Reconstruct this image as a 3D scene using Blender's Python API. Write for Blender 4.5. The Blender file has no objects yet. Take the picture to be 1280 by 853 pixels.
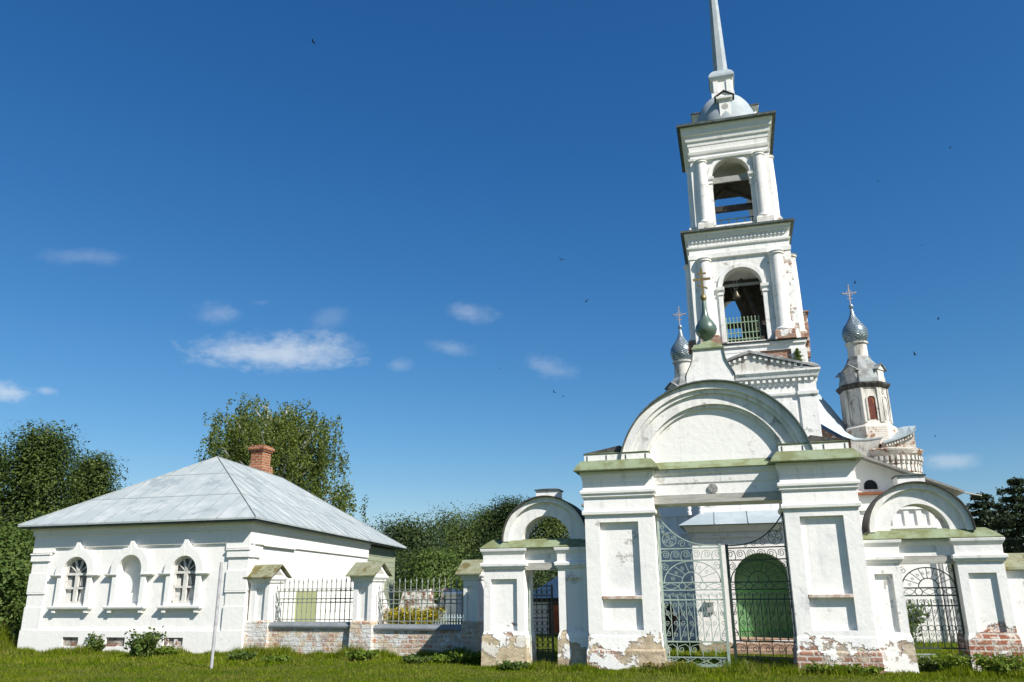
import bpy, bmesh, math, random
import numpy as np
from mathutils import Vector, Matrix
random.seed(7); RNG = np.random.default_rng(7)
R = math.radians
SC = bpy.context.scene
COL = SC.collection
pi = math.pi

# ------------------------------------------------------------------ camera
CZ = 1.65
PITCH = math.atan((737.0 - 426.5) / 1000.0)
cam = bpy.data.cameras.new('camera'); camo = bpy.data.objects.new('camera', cam); COL.objects.link(camo)
cam.sensor_width = 36.0; cam.lens = 36.0 * 1000.0 / 1280.0
cam.clip_start = 0.1; cam.clip_end = 3000
CM = Matrix.Rotation(pi / 2 + PITCH, 4, 'X') @ Matrix.Rotation(-0.010, 4, 'Z')
camo.matrix_world = Matrix.Translation((0, 0, CZ)) @ CM
SC.camera = camo

# ------------------------------------------------------------------ light
SUN_AZ = math.atan2(0.682, -0.732)          # measured from +Y towards +X
SUN_EL = R(42)
EXPOSURE = 0.75
sun_dir = Vector((math.sin(SUN_AZ) * math.cos(SUN_EL), math.cos(SUN_AZ) * math.cos(SUN_EL), math.sin(SUN_EL)))
sl = bpy.data.lights.new('sun', 'SUN'); sl.energy = 4.6; sl.angle = R(0.53); sl.color = (1.0, 0.955, 0.88)
so = bpy.data.objects.new('sun', sl); COL.objects.link(so)
so.rotation_euler = sun_dir.to_track_quat('Z', 'Y').to_euler()
so.location = (20, -20, 30)
SC.view_settings.view_transform = 'Standard'; SC.view_settings.look = 'None'
SC.view_settings.exposure = EXPOSURE; SC.view_settings.gamma = 1.0
SC.view_settings.use_curve_mapping = False

# ------------------------------------------------------------------ node helpers
class NT:
    def __init__(s, nt): s.nt = nt
    def n(s, typ, ins=None, **props):
        nd = s.nt.nodes.new('ShaderNode' + typ)
        for k, v in props.items(): setattr(nd, k, v)
        for k, v in (ins or {}).items():
            inp = nd.inputs[k]
            if isinstance(v, bpy.types.NodeSocket): s.nt.links.new(v, inp)
            else:
                if isinstance(v, (tuple, list)) and len(v) == 3 and inp.type == 'RGBA': v = (*v, 1)
                inp.default_value = v
        return nd
    def math(s, op, a, b=0.0, c=None, clamp=False):
        d = {0: a, 1: b}
        if c is not None: d[2] = c
        return s.n('Math', d, operation=op, use_clamp=clamp).outputs[0]
    def vmath(s, op, a, b=(0, 0, 0)):
        nd = s.n('VectorMath', {0: a, 1: b}, operation=op)
        return nd.outputs['Value'] if op in ('DOT_PRODUCT', 'LENGTH') else nd.outputs[0]
    def mix(s, f, a, b, typ='MIX'):
        nd = s.n('Mix', None, data_type='RGBA', blend_type=typ)
        for i, v in ((0, f), (6, a), (7, b)):
            if isinstance(v, bpy.types.NodeSocket): s.nt.links.new(v, nd.inputs[i])
            else: nd.inputs[i].default_value = (*v, 1) if isinstance(v, tuple) and len(v) == 3 else v
        return nd.outputs[2]
    def noise(s, vec, scale, detail=4, rough=0.55, out='Fac', dist=0.0):
        return s.n('TexNoise', {'Vector': vec, 'Scale': scale, 'Detail': detail, 'Roughness': rough, 'Distortion': dist}).outputs[out]
    def smooth(s, v, a, b, lo=0.0, hi=1.0):
        return s.n('MapRange', {'Value': v, 'From Min': a, 'From Max': b, 'To Min': lo, 'To Max': hi}, interpolation_type='SMOOTHSTEP').outputs[0]
    def link(s, a, b): s.nt.links.new(a, b)

def ray(x, y):
    return (CM.to_3x3() @ Vector(((x - 640) / 1000.0, -(y - 426.5) / 1000.0, -1.0)))
def gnd(x, y, z=0.0):
    d = ray(x, y); t = (z - CZ) / d.z
    return Vector((0, 0, CZ)) + d * t
def at_dist(x, y, dist):
    d = ray(x, y); h = math.hypot(d.x, d.y)
    return Vector((0, 0, CZ)) + d * (dist / h)

# ------------------------------------------------------------------ world: Nishita sky with a few small clouds
W = bpy.data.worlds.new('World'); SC.world = W; W.use_nodes = True
wt = W.node_tree; wt.nodes.clear(); w = NT(wt)
sky = w.n('TexSky', None, sky_type='NISHITA', sun_disc=False, sun_elevation=SUN_EL, sun_rotation=SUN_AZ,
          altitude=0, air_density=1.0, dust_density=0.5, ozone_density=3.0)
tc = w.n('TexCoord'); D = w.vmath('NORMALIZE', tc.outputs['Generated'])
dome = w.n('HueSaturation', {'Saturation': 1.18, 'Value': 1.0, 'Color': sky.outputs[0]}).outputs[0]
# the camera's own rendering of the blue sky: a per-channel contrast curve
KS = 0.143
sep = w.n('SeparateColor', {0: dome})
ch = [w.math('MULTIPLY', w.math('POWER', w.math('MULTIPLY', sep.outputs[i], KS), g), f / KS) for i, (g, f) in enumerate(((1.33, .80), (1.03, .725), (.84, .775)))]
dome = w.n('CombineColor', {0: ch[0], 1: ch[1], 2: ch[2]}).outputs[0]
clouds = [  # px, py, half width, half height, strength, tilt
    (357, 441, 96, 27, 0.95, 0.03), (8, 490, 42, 19, 1.0, 0.2), (56, 488, 17, 7, 0.55, 0.2), (113, 321, 50, 11, 0.2, 0.05),
    (278, 390, 42, 15, 0.3, 0.0), (325, 378, 26, 8, 0.28, 0.1), (585, 392, 34, 13, 0.36, 0.2), (684, 459, 42, 15, 0.34, 0.25),
    (562, 436, 34, 11, 0.3, 0.2), (498, 457, 22, 9, 0.25, 0.0), (412, 397, 34, 14, 0.16, -0.3), (1188, 576, 38, 10, 0.55, -0.05),
    (-230, 400, 120, 30, 0.7, 0.1),
    (1480, 430, 120, 30, 0.6, 0.0), (1650, 620, 180, 30, 0.8, 0.0), (-420, 560, 160, 30, 0.8, 0.0)]
nz = w.noise(w.vmath('MULTIPLY', D, (1, 1, 2.2)), 9.0, 7, 0.6)
nz2 = w.noise(w.vmath('MULTIPLY', D, (1, 1, 1.8)), 34.0, 5, 0.6)
nz3 = w.noise(w.vmath('MULTIPLY', D, (1, 1, 1.6)), 95.0, 5, 0.65)
tot = None
for (px, py, hw, hh, st, tl) in clouds:
    c = ray(px, py).normalized()
    rr = ray(px + 10, py + 10 * tl); ux = (rr.normalized() - c); ux = (ux - c * ux.dot(c)).normalized()
    uy = c.cross(ux).normalized()
    f = math.sqrt(1 + ((px - 640) ** 2 + (py - 426.5) ** 2) / 1e6)
    a = w.math('MULTIPLY', w.vmath('DOT_PRODUCT', D, tuple(ux)), 1000.0 * f / hw * 0.95)
    b = w.math('MULTIPLY', w.vmath('DOT_PRODUCT', D, tuple(uy)), 1000.0 * f / hh * 0.85)
    rad = w.math('SQRT', w.math('ADD', w.math('MULTIPLY', a, a), w.math('MULTIPLY', b, b)))
    front = w.math('GREATER_THAN', w.vmath('DOT_PRODUCT', D, tuple(c)), 0.5)
    e = w.math('SUBTRACT', 1.0, rad)
    e = w.math('ADD', e, w.math('MULTIPLY', w.math('SUBTRACT', nz, 0.5), 2.2))
    e = w.math('ADD', e, w.math('MULTIPLY', w.math('SUBTRACT', nz2, 0.5), .85))
    e = w.math('ADD', e, w.math('MULTIPLY', w.math('SUBTRACT', nz3, 0.5), .55))
    e = w.math('MULTIPLY', w.math('MULTIPLY', w.smooth(e, 0.0, 1.15), st), front)
    tot = e if tot is None else w.math('MAXIMUM', tot, e)
cl = w.mix(w.math('MULTIPLY', tot, 0.7), dome, (5.2, 5.7, 6.2))
bg = w.n('Background', {'Color': cl, 'Strength': 0.085})
wo = w.n('OutputWorld'); w.link(bg.outputs[0], wo.inputs[0])

# ------------------------------------------------------------------ materials
MATS = {}
def newmat(name):
    m = bpy.data.materials.new(name); m.use_nodes = True
    nt = m.node_tree; nt.nodes.clear(); k = NT(nt)
    b = k.n('BsdfPrincipled'); o = k.n('OutputMaterial'); k.link(b.outputs[0], o.inputs[0])
    MATS[name] = m
    return m, k, b
def brick_uv(k, P):
    s = k.n('SeparateXYZ', {0: P})
    return k.n('CombineXYZ', {0: k.math('ADD', s.outputs[0], s.outputs[1]), 1: s.outputs[2], 2: 0.0}).outputs[0], s
def bricks(k, P, c1, c2, mort, bw=0.27, rh=0.085, ms=0.012):
    uv, s = brick_uv(k, P)
    uv = k.vmath('ADD', uv, k.vmath('MULTIPLY', k.vmath('SUBTRACT', k.noise(P, 5, 3, out='Color'), (.5, .5, .5)), (.035, .03, 0)))
    t = k.n('TexBrick', {'Vector': uv, 'Color1': c1, 'Color2': c2, 'Mortar': mort, 'Scale': 1.0, 'Mortar Size': ms,
                         'Mortar Smooth': 0.3, 'Bias': 0.0, 'Brick Width': bw, 'Row Height': rh})
    return t, s
def plaster(name, col=(.79, .775, .74), peel_z=None, peel_w=.4, spots=0.0, stain=.35, brick=.5, tan=(.42, .34, .22), rust=(.30, .10, .055), seed=0., peel_keep=1.0, patch=.35, streak=.25, grime=0.0, under=(.2, .17, .13)):
    m, k, b = newmat(name)
    P = k.n('TexCoord').outputs['Object']
    P = k.vmath('ADD', P, (seed * 3.1, seed * 1.7, 0))
    n1 = k.noise(P, 1.5, 6, .6); n2 = k.noise(P, 2.3, 7, .65); n3 = k.noise(k.vmath('ADD', P, (9, 4, 2)), 1.1, 5, .6)
    n4 = k.noise(k.vmath('ADD', P, (3, 8, 5)), 0.9, 6, .65); nf = k.noise(P, 28, 5, .6)
    z = k.n('SeparateXYZ', {0: P}).outputs[2]
    if peel_z is not None:
        v = k.math('ADD', k.math('MULTIPLY', k.math('SUBTRACT', peel_z, z), 1 / peel_w), k.math('MULTIPLY', k.math('SUBTRACT', n1, .5), 7.5))
        mk = k.smooth(v, 0.0, .16)
        keep = k.smooth(k.noise(k.vmath('ADD', P, (17, 5, 3)), 1.35, 7, .65), .53, .56)
        mk = k.math('MULTIPLY', mk, k.math('SUBTRACT', 1.0, k.math('MULTIPLY', keep, peel_keep)))
    else:
        v = None; mk = 0.0
    if spots > 0:
        ms = k.smooth(n2, .80 - spots, .82 - spots)
        mk = k.math('MAXIMUM', mk, ms) if peel_z is not None else ms
    bt, _ = bricks(k, P, rust, (rust[0] * 1.3, rust[1] * 1.7, rust[2] * 1.8), (.56, .5, .43), .29, .105, .02)
    tanv = k.mix(k.smooth(k.noise(k.vmath('MULTIPLY', P, (1, 1, 2.2)), 3.5, 7, .7), .3, .7), (tan[0] * .6, tan[1] * .58, tan[2] * .55), (tan[0] * 1.15, tan[1] * 1.15, tan[2] * 1.15))
    br = k.smooth(k.math('ADD', n3, k.math('MULTIPLY', nf, .15)), .66 - brick * .3, .70 - brick * .3)
    dirt = k.smooth(k.noise(k.vmath('ADD', P, (21, 2, 9)), 7, 7, .75), .42, .68)
    bcol = k.mix(k.math('MULTIPLY', dirt, .6), bt.outputs['Color'], (.20, .13, .10))
    bcol = k.mix(k.math('MULTIPLY', k.smooth(k.noise(k.vmath('ADD', P, (11, 12, 3)), 4.2, 8, .75), .5, .56), .75), bcol, (.66, .62, .55))
    peeled = k.mix(br, tanv, bcol)
    st = k.smooth(n4, .5, .72)
    drk = tuple(c * q for c, q in zip(col, (.70, .73, .78)))
    white = k.mix(k.math('MULTIPLY', st, stain), col, drk)
    white = k.mix(k.math('MULTIPLY', k.smooth(nf, .55, .8), .12), white, (.45, .43, .4))
    pv = k.noise(k.vmath('ADD', P, (31, 7, 11)), 3.1, 8, .72); pl_ = k.noise(k.vmath('ADD', P, (1, 27, 4)), .8, 3, .5)
    pm_ = k.math('MULTIPLY', k.smooth(pv, .575, .60), k.smooth(pl_, .47, .6))
    white = k.mix(k.math('MULTIPLY', pm_, patch), white, (.34, .32, .28))
    sv = k.noise(k.vmath('MULTIPLY', P, (5.5, 5.5, .22)), 1.0, 6, .7)
    white = k.mix(k.math('MULTIPLY', k.smooth(sv, .54, .74), streak), white, (.33, .32, .30))
    ck = k.noise(k.vmath('ADD', P, (5, 15, 40)), 2.0, 3, .5, dist=1.5)
    crack = k.math('MULTIPLY', k.math('SUBTRACT', 1.0, k.smooth(k.math('ABSOLUTE', k.math('SUBTRACT', ck, .5)), .0, .006)), k.smooth(pl_, .5, .62))
    white = k.mix(k.math('MULTIPLY', crack, .45), white, (.25, .23, .2))
    if grime > 0:
        gv = k.noise(k.vmath('MULTIPLY', P, (2.2, 2.2, .5)), 1.6, 7, .7)
        white = k.mix(k.math('MULTIPLY', k.smooth(gv, .46, .68), grime), white, under)
    k.link(k.mix(mk, white, peeled) if not isinstance(mk, float) else white, b.inputs['Base Color'])
    b.inputs['Roughness'].default_value = .92
    b.inputs['Specular IOR Level'].default_value = .15
    h = k.math('MULTIPLY', k.noise(P, 7, 6, .65), .35)
    h = k.math('ADD', h, k.math('MULTIPLY', k.noise(P, 55, 3, .6), .08))
    if not isinstance(mk, float):
        rough = k.math('ADD', k.math('MULTIPLY', k.noise(P, 11, 5, .7), .7), k.math('MULTIPLY', k.math('MULTIPLY', bt.outputs['Fac'], br), -.6))
        h = k.math('ADD', h, k.math('MULTIPLY', mk, k.math('SUBTRACT', rough, 2.0)))
    bp = k.n('Bump', {'Height': h, 'Strength': .8, 'Distance': .032})
    k.link(bp.outputs[0], b.inputs['Normal'])
    return m
def brickmat(name, c1, c2, mort=(.4, .36, .3), wash=.0, washc=(.7, .68, .64), rh=.085, ms=.012):
    m, k, b = newmat(name)
    P = k.n('TexCoord').outputs['Object']
    t, s = bricks(k, P, c1, c2, mort, rh=rh, ms=ms)
    c = k.mix(k.math('MULTIPLY', k.noise(P, 9, 5, .7), .55), t.outputs['Color'], tuple(x * .45 for x in c1))
    if wash > 0:
        c = k.mix(k.smooth(k.noise(P, 2.4, 7, .7), .62 - wash * .3, .66 - wash * .3), c, washc)
    k.link(c, b.inputs['Base Color']); b.inputs['Roughness'].default_value = .95; b.inputs['Specular IOR Level'].default_value = .1
    h = k.math('ADD', k.math('MULTIPLY', t.outputs['Fac'], -1.0), k.math('MULTIPLY', k.noise(P, 14, 5, .7), .9))
    k.link(k.n('Bump', {'Height': h, 'Strength': .8, 'Distance': .025}).outputs[0], b.inputs['Normal'])
    return m
def simple(name, col, col2=None, scale=3.0, lo=.4, hi=.65, rough=.7, metal=0.0, spec=.3, bump=.0, bscale=20., stretch=(1, 1, 1), col3=None, sc3=1.2, t3=.6):
    m, k, b = newmat(name)
    P = k.vmath('MULTIPLY', k.n('TexCoord').outputs['Object'], stretch)
    c = k.mix(k.smooth(k.noise(P, scale, 6, .65), lo, hi), col, col2 or tuple(x * .7 for x in col))
    if col3: c = k.mix(k.smooth(k.noise(k.vmath('ADD', P, (4, 4, 4)), sc3, 7, .7), t3, t3 + .06), c, col3)
    k.link(c, b.inputs['Base Color'])
    b.inputs['Roughness'].default_value = rough; b.inputs['Metallic'].default_value = metal; b.inputs['Specular IOR Level'].default_value = spec
    if bump > 0:
        k.link(k.n('Bump', {'Height': k.noise(P, bscale, 5, .6), 'Strength': bump, 'Distance': .02}).outputs[0], b.inputs['Normal'])
    return m
def leafmat(name, dark, light, trans=.35, rough=.6, spec=.25):
    m = bpy.data.materials.new(name); m.use_nodes = True; nt = m.node_tree; nt.nodes.clear(); k = NT(nt); MATS[name] = m
    g = k.n('NewGeometry'); P = k.n('TexCoord').outputs['Object']
    f = k.math('ADD', k.math('MULTIPLY', g.outputs['Random Per Island'], .65), k.math('MULTIPLY', k.noise(P, .55, 3, .6), .5))
    c = k.mix(k.smooth(f, .2, .95), dark, light)
    d = k.n('BsdfPrincipled', {'Base Color': c, 'Roughness': rough, 'Specular IOR Level': spec})
    t = k.n('BsdfTranslucent', {'Color': k.mix(.5, c, (light[0] * 1.2, light[1] * 1.3, light[2] * .6))})
    mx = k.n('MixShader', {0: trans, 1: d.outputs[0], 2: t.outputs[0]})
    o = k.n('OutputMaterial'); k.link(mx.outputs[0], o.inputs[0])
    return m
WH = plaster('limewash', peel_z=None, spots=.035, patch=.5, streak=.4, stain=.3, seed=1)
WHC = plaster('limewash_clean', peel_z=None, spots=.01, stain=.3, patch=.3, streak=.4, seed=2)
PIL = plaster('limewash_pier', patch=.75, streak=.3, peel_z=.60, peel_w=.22, spots=.075, stain=.5, brick=.12, tan=(.5, .41, .29), rust=(.3, .13, .085), seed=3)
PILW = plaster('limewash_pier_pale', patch=.8, streak=.3, peel_z=.66, peel_w=.2, spots=.06, stain=.7, brick=.45, tan=(.5, .43, .33), rust=(.3, .13, .085), seed=4)
PIL2 = plaster('limewash_pier_worn', peel_z=.62, peel_w=.3, spots=.05, stain=.35, brick=.05, tan=(.55, .46, .31), peel_keep=.6, seed=5)
PIL3 = plaster('limewash_pier_brick', peel_z=.72, peel_w=.3, spots=.04, stain=.35, brick=.8, rust=(.3, .09, .05), seed=8.6)
m, k, b = newmat('fence_brickwork')
P = k.n('TexCoord').outputs['Object']
wv = k.vmath('MULTIPLY', k.vmath('SUBTRACT', k.noise(P, 3.0, 4, .6, out='Color'), (.5, .5, .5)), (.06, .06, .05))
t, s_ = bricks(k, k.vmath('ADD', P, wv), (.50, .23, .15), (.60, .45, .33), (.74, .67, .56), .29, .115, .022)
v2 = k.smooth(k.noise(P, 2.9, 8, .75), .45, .55)
c = k.mix(v2, t.outputs['Color'], (.70, .60, .44))
c = k.mix(k.math('MULTIPLY', k.smooth(k.noise(k.vmath('ADD', P, (8, 3, 1)), 3.3, 5, .7), .5, .62), .6), c, (.40, .36, .38))
c = k.mix(k.smooth(k.noise(k.vmath('ADD', P, (2, 13, 6)), 1.6, 8, .72), .52, .545), c, (.76, .75, .71))
c = k.mix(k.math('MULTIPLY', k.noise(P, 24, 4, .7), .2), c, (.22, .18, .14))
k.link(c, b.inputs['Base Color']); b.inputs['Roughness'].default_value = .95; b.inputs['Specular IOR Level'].default_value = .08
hh = k.math('ADD', k.math('MULTIPLY', t.outputs['Fac'], -.9), k.math('MULTIPLY', k.noise(P, 9, 7, .72), 2.2))
k.link(k.n('Bump', {'Height': hh, 'Strength': .9, 'Distance': .035}).outputs[0], b.inputs['Normal'])
FBRK = m
HOU = plaster('limewash_house', patch=.12, streak=.14, peel_z=-.02, peel_w=.12, spots=.0, stain=.2, seed=6, brick=.8)
WORN = plaster('limewash_worn', patch=.9, streak=.8, col=(.62, .6, .55), spots=.17, stain=.7, brick=.5, tan=(.33, .26, .19), seed=9, grime=.8, under=(.15, .13, .11))
TOW = plaster('limewash_tower', patch=.85, streak=.7, spots=.10, stain=.5, brick=.6, seed=11, grime=.3, under=(.38, .36, .33))
TOWB = plaster('limewash_tower_bare', spots=.25, stain=.5, brick=.7, seed=12, grime=.3, rust=(.36, .17, .1))
ARCHP = plaster('limewash_flaked', patch=.9, streak=.5, spots=.06, stain=.5, brick=.1, seed=13, grime=.35, under=(.3, .29, .28))
PLIN = plaster('peeling_plinth', col=(.74, .73, .7), peel_z=2.0, peel_w=.9, spots=.0, brick=.45, tan=(.62, .52, .37), rust=(.40, .22, .165), seed=15)
BRK = brickmat('tower_brick', (.30, .13, .08), (.42, .27, .2), wash=.2)
BRKD = brickmat('corbel_brick', (.34, .15, .085), (.44, .25, .15), wash=.62, washc=(.6, .56, .5))
CHIM = brickmat('chimney_brick', (.27, .085, .035), (.43, .18, .085), mort=(.48, .38, .3), rh=.11, ms=.016)
RUIN = brickmat('ruin_brick', (.22, .08, .05), (.3, .15, .1), wash=.5)
GROOF = simple('green_sheet_roof', (.22, .265, .165), (.15, .165, .075), 2.4, .4, .6, .62, 0, .3, .15, 8, col3=(.2, .13, .07), sc3=2.6, t3=.66)
SEAM = simple('roof_seam', (.19, .215, .22), (.26, .28, .28), 3, .4, .6, .7)
MOSS = simple('mossy_sheet', (.2, .2, .12), (.25, .26, .18), 5, .4, .65, .85, 0, .15, .35, 14, col3=(.13, .11, .045), sc3=3.0, t3=.52)
TIN = simple('house_tin_roof', (.32, .36, .36), (.43, .455, .45), 1.4, .42, .72, .6, .0, .3, .06, 5, col3=(.255, .29, .30), sc3=.9, t3=.55)
CAPT = simple('turret_tin', (.30, .33, .33), (.14, .145, .14), 2.2, .4, .6, .6, .05, .35, .1, 8, col3=(.2, .15, .11), sc3=2.0, t3=.6)
BTIN = simple('blue_tin', (.31, .37, .39), (.40, .45, .47), 1.6, .4, .7, .5, .1, .4, .06, 6, col3=(.30, .27, .16), sc3=1.0, t3=.7)
DOMT = simple('dome_tin', (.30, .345, .37), (.38, .42, .44), 2.0, .4, .7, .68, .0, .25, .05, 6)
ONION = simple('onion_tin', (.2, .25, .29), (.3, .36, .4), 5.0, .4, .7, .32, .55, .6, .05, 10)
DARKM = simple('dark_metal_edge', (.055, .07, .065), (.10, .12, .115), 6, .4, .6, .6)
BLACKM = simple('near_black_roof', (.035, .033, .03), (.09, .085, .08), 4, .4, .6, .75, 0, .2, .2, 12)  # near-black sheet for arch roofs, ledges and cornices
FASC = simple('weathered_board', (.42, .41, .37), (.3, .29, .26), 3, .4, .7, .85, 0, .15, .25, 16, (1, 1, 6))
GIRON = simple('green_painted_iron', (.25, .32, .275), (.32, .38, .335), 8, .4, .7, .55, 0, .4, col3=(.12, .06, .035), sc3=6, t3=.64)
DIRON = simple('dark_and_shaded_iron', (.03, .052, .042), (.06, .08, .065), 8, .4, .7, .55, 0, .4, col3=(.07, .04, .03), sc3=6, t3=.62)  # dark iron; also the shaded copy of the pale green gate paint
FIRON = simple('grey_green_iron', (.2, .225, .19), (.27, .29, .25), 8, .4, .7, .6, 0, .35, col3=(.13, .07, .04), sc3=5, t3=.62)
RAILG = simple('pale_green_rail', (.2, .29, .18), (.28, .36, .26), 6, .4, .7, .6)
GONION = simple('green_copper', (.085, .13, .10), (.16, .205, .165), 4, .4, .7, .3, .2, .6, .05, 8)
GOLD = simple('dull_gold', (.3, .22, .085), (.2, .14, .06), 12, .4, .7, .42, .6, .5)
PALEX = simple('weathered_cross', (.42, .36, .33), (.3, .22, .19), 12, .4, .7, .6, .2, .4)
DOOR = simple('green_door_boards', (.105, .225, .10), (.14, .265, .125), 2, .3, .7, .55, 0, .35, .1, 8)
DGREEN = simple('door_iron_band', (.085, .27, .075), (.07, .2, .06), 5, .4, .7, .5)
STONE = simple('brown_step_stone', (.33, .235, .17), (.22, .15, .11), 3, .35, .7, .9, 0, .15, .4, 14)
LEDG = simple('bare_brick_ledge', (.42, .3, .23), (.6, .55, .48), 9, .4, .62, .9, 0, .1, .4, 20)
BOARD = simple('pale_green_boards', (.32, .35, .24), (.25, .28, .19), 2, .35, .7, .75, 0, .2, .15, 12, (.4, .4, 5))
DBOARD = simple('dark_green_boards', (.10, .125, .085), (.075, .095, .065), 2, .35, .7, .8, 0, .2)
SHUT = simple('faded_green_door', (.37, .39, .2), (.28, .3, .15), 3, .35, .7, .75, 0, .2, .15, 10, (4, 4, .5))
WOODW = simple('white_window_wood', (.62, .61, .57), (.42, .4, .36), 8, .45, .7, .75)
ROSE = simple('dark_rosette', (.16, .16, .15), (.3, .3, .28), 20, .4, .6, .8)
VENT = simple('shaded_vent', (.42, .38, .33), (.16, .14, .12), 5, .4, .6, .95, 0, .1, .5, 12)  # white recess with rubble; its shadow is mixed into the grey-brown
DREDW = simple('dark_red_window', (.10, .022, .012), (.26, .08, .02), 3, .45, .6, .6)
WOODD = simple('dark_old_timber', (.035, .03, .025), (.07, .06, .048), 5, .4, .7, .85)
WOODG = simple('grey_timber', (.33, .33, .3), (.22, .22, .2), 5, .4, .7, .85)
RUSTW = simple('rusty_board', (.25, .085, .035), (.16, .06, .03), 5, .4, .7, .8)
REDWOOD = simple('red_board', (.27, .055, .025), (.38, .12, .05), 6, .4, .7, .8)
VOID = simple('dark_room', (.012, .014, .016), (.02, .022, .024), 4, .4, .6, .9)
BRONZE = simple('bronze', (.06, .055, .04), (.11, .1, .07), 6, .4, .7, .45, .7)
POLEM = simple('pale_pole', (.36, .36, .37), (.25, .25, .26), 6, .4, .7, .6)
SLAB = simple('grey_coping', (.17, .19, .2), (.23, .25, .26), 3, .4, .7, .6, .1, .3, .1, 8)
BLUEW = simple('pale_blue_paint', (.4, .5, .56), (.5, .58, .62), 4, .4, .7, .7)
BARK = simple('bark', (.09, .07, .05), (.05, .04, .03), 6, .4, .6, .95, 0, .1, .5, 12, (1, 1, .3))
BIRCHB = simple('birch_bark', (.5, .48, .43), (.12, .11, .1), 4, .55, .7, .85, 0, .1, .2, 10, (1, 1, 2.5))
BIRDM = simple('dark_plumage', (.02, .02, .025), (.035, .035, .04), 10, .4, .6, .6)
m, k, b = newmat('window_glass'); b.inputs['Base Color'].default_value = (.10, .115, .12, 1); b.inputs['Roughness'].default_value = .08; b.inputs['Specular IOR Level'].default_value = .6
GLASS = m
L_GRASS = leafmat('grass_blade', (.06, .105, .003), (.19, .235, .010), .33, .9, .06)
k_ = NT(L_GRASS.node_tree)
pb = [n_ for n_ in L_GRASS.node_tree.nodes if n_.type == 'BSDF_PRINCIPLED'][0]
src = pb.inputs['Base Color'].links[0].from_socket; P = k_.n('TexCoord').outputs['Object']
dry = k_.smooth(k_.math('ADD', k_.noise(P, .9, 6, .7), k_.math('MULTIPLY', k_.n('NewGeometry').outputs['Random Per Island'], .22)), .58, .74)
lush = k_.smooth(k_.noise(k_.vmath('ADD', P, (40, 3, 0)), .45, 5, .65), .5, .62)
cc = k_.mix(k_.math('MULTIPLY', lush, .55), src, (.045, .095, .006)); cc = k_.mix(k_.math('MULTIPLY', dry, .65), cc, (.22, .19, .06))
k_.link(cc, pb.inputs['Base Color'])
L_WEED = leafmat('weed_leaf', (.07, .12, .01), (.18, .25, .03), .35)
L_BUSH = leafmat('bush_leaf', (.045, .085, .015), (.12, .17, .035), .35)
L_DRY = leafmat('dry_weed', (.14, .12, .04), (.3, .26, .08), .3)
L_YEL = leafmat('goldenrod', (.10, .115, .012), (.42, .34, .02), .25)
L_BIRCH = leafmat('birch_leaf', (.05, .08, .012), (.155, .19, .038), .35)
L_DARK = leafmat('wood_leaf', (.018, .038, .009), (.10, .14, .025), .3)
L_DARK2 = leafmat('wood_leaf_deep', (.012, .027, .007), (.052, .082, .017), .25)
L_SPR = leafmat('spruce_needle', (.012, .026, .012), (.042, .066, .026), .12)

m, k, b = newmat('meadow_ground')
P = k.n('TexCoord').outputs['Object']
c = k.mix(k.smooth(k.noise(P, .35, 6, .65), .35, .65), (.06, .095, .012), (.12, .14, .025))
c = k.mix(k.smooth(k.noise(P, 2.5, 6, .7), .55, .75), c, (.16, .14, .05))
c = k.mix(k.math('MULTIPLY', k.noise(P, 30, 4, .7), .5), c, (.03, .045, .008))
k.link(c, b.inputs['Base Color']); b.inputs['Roughness'].default_value = 1.0; b.inputs['Specular IOR Level'].default_value = .05
k.link(k.n('Bump', {'Height': k.noise(P, 18, 6, .7), 'Strength': 1.0, 'Distance': .06}).outputs[0], b.inputs['Normal'])
GRD = m
PATHM = simple('gravel_path', (.3, .29, .26), (.22, .21, .18), 6, .4, .7, .95, 0, .1, .4, 30)

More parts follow.
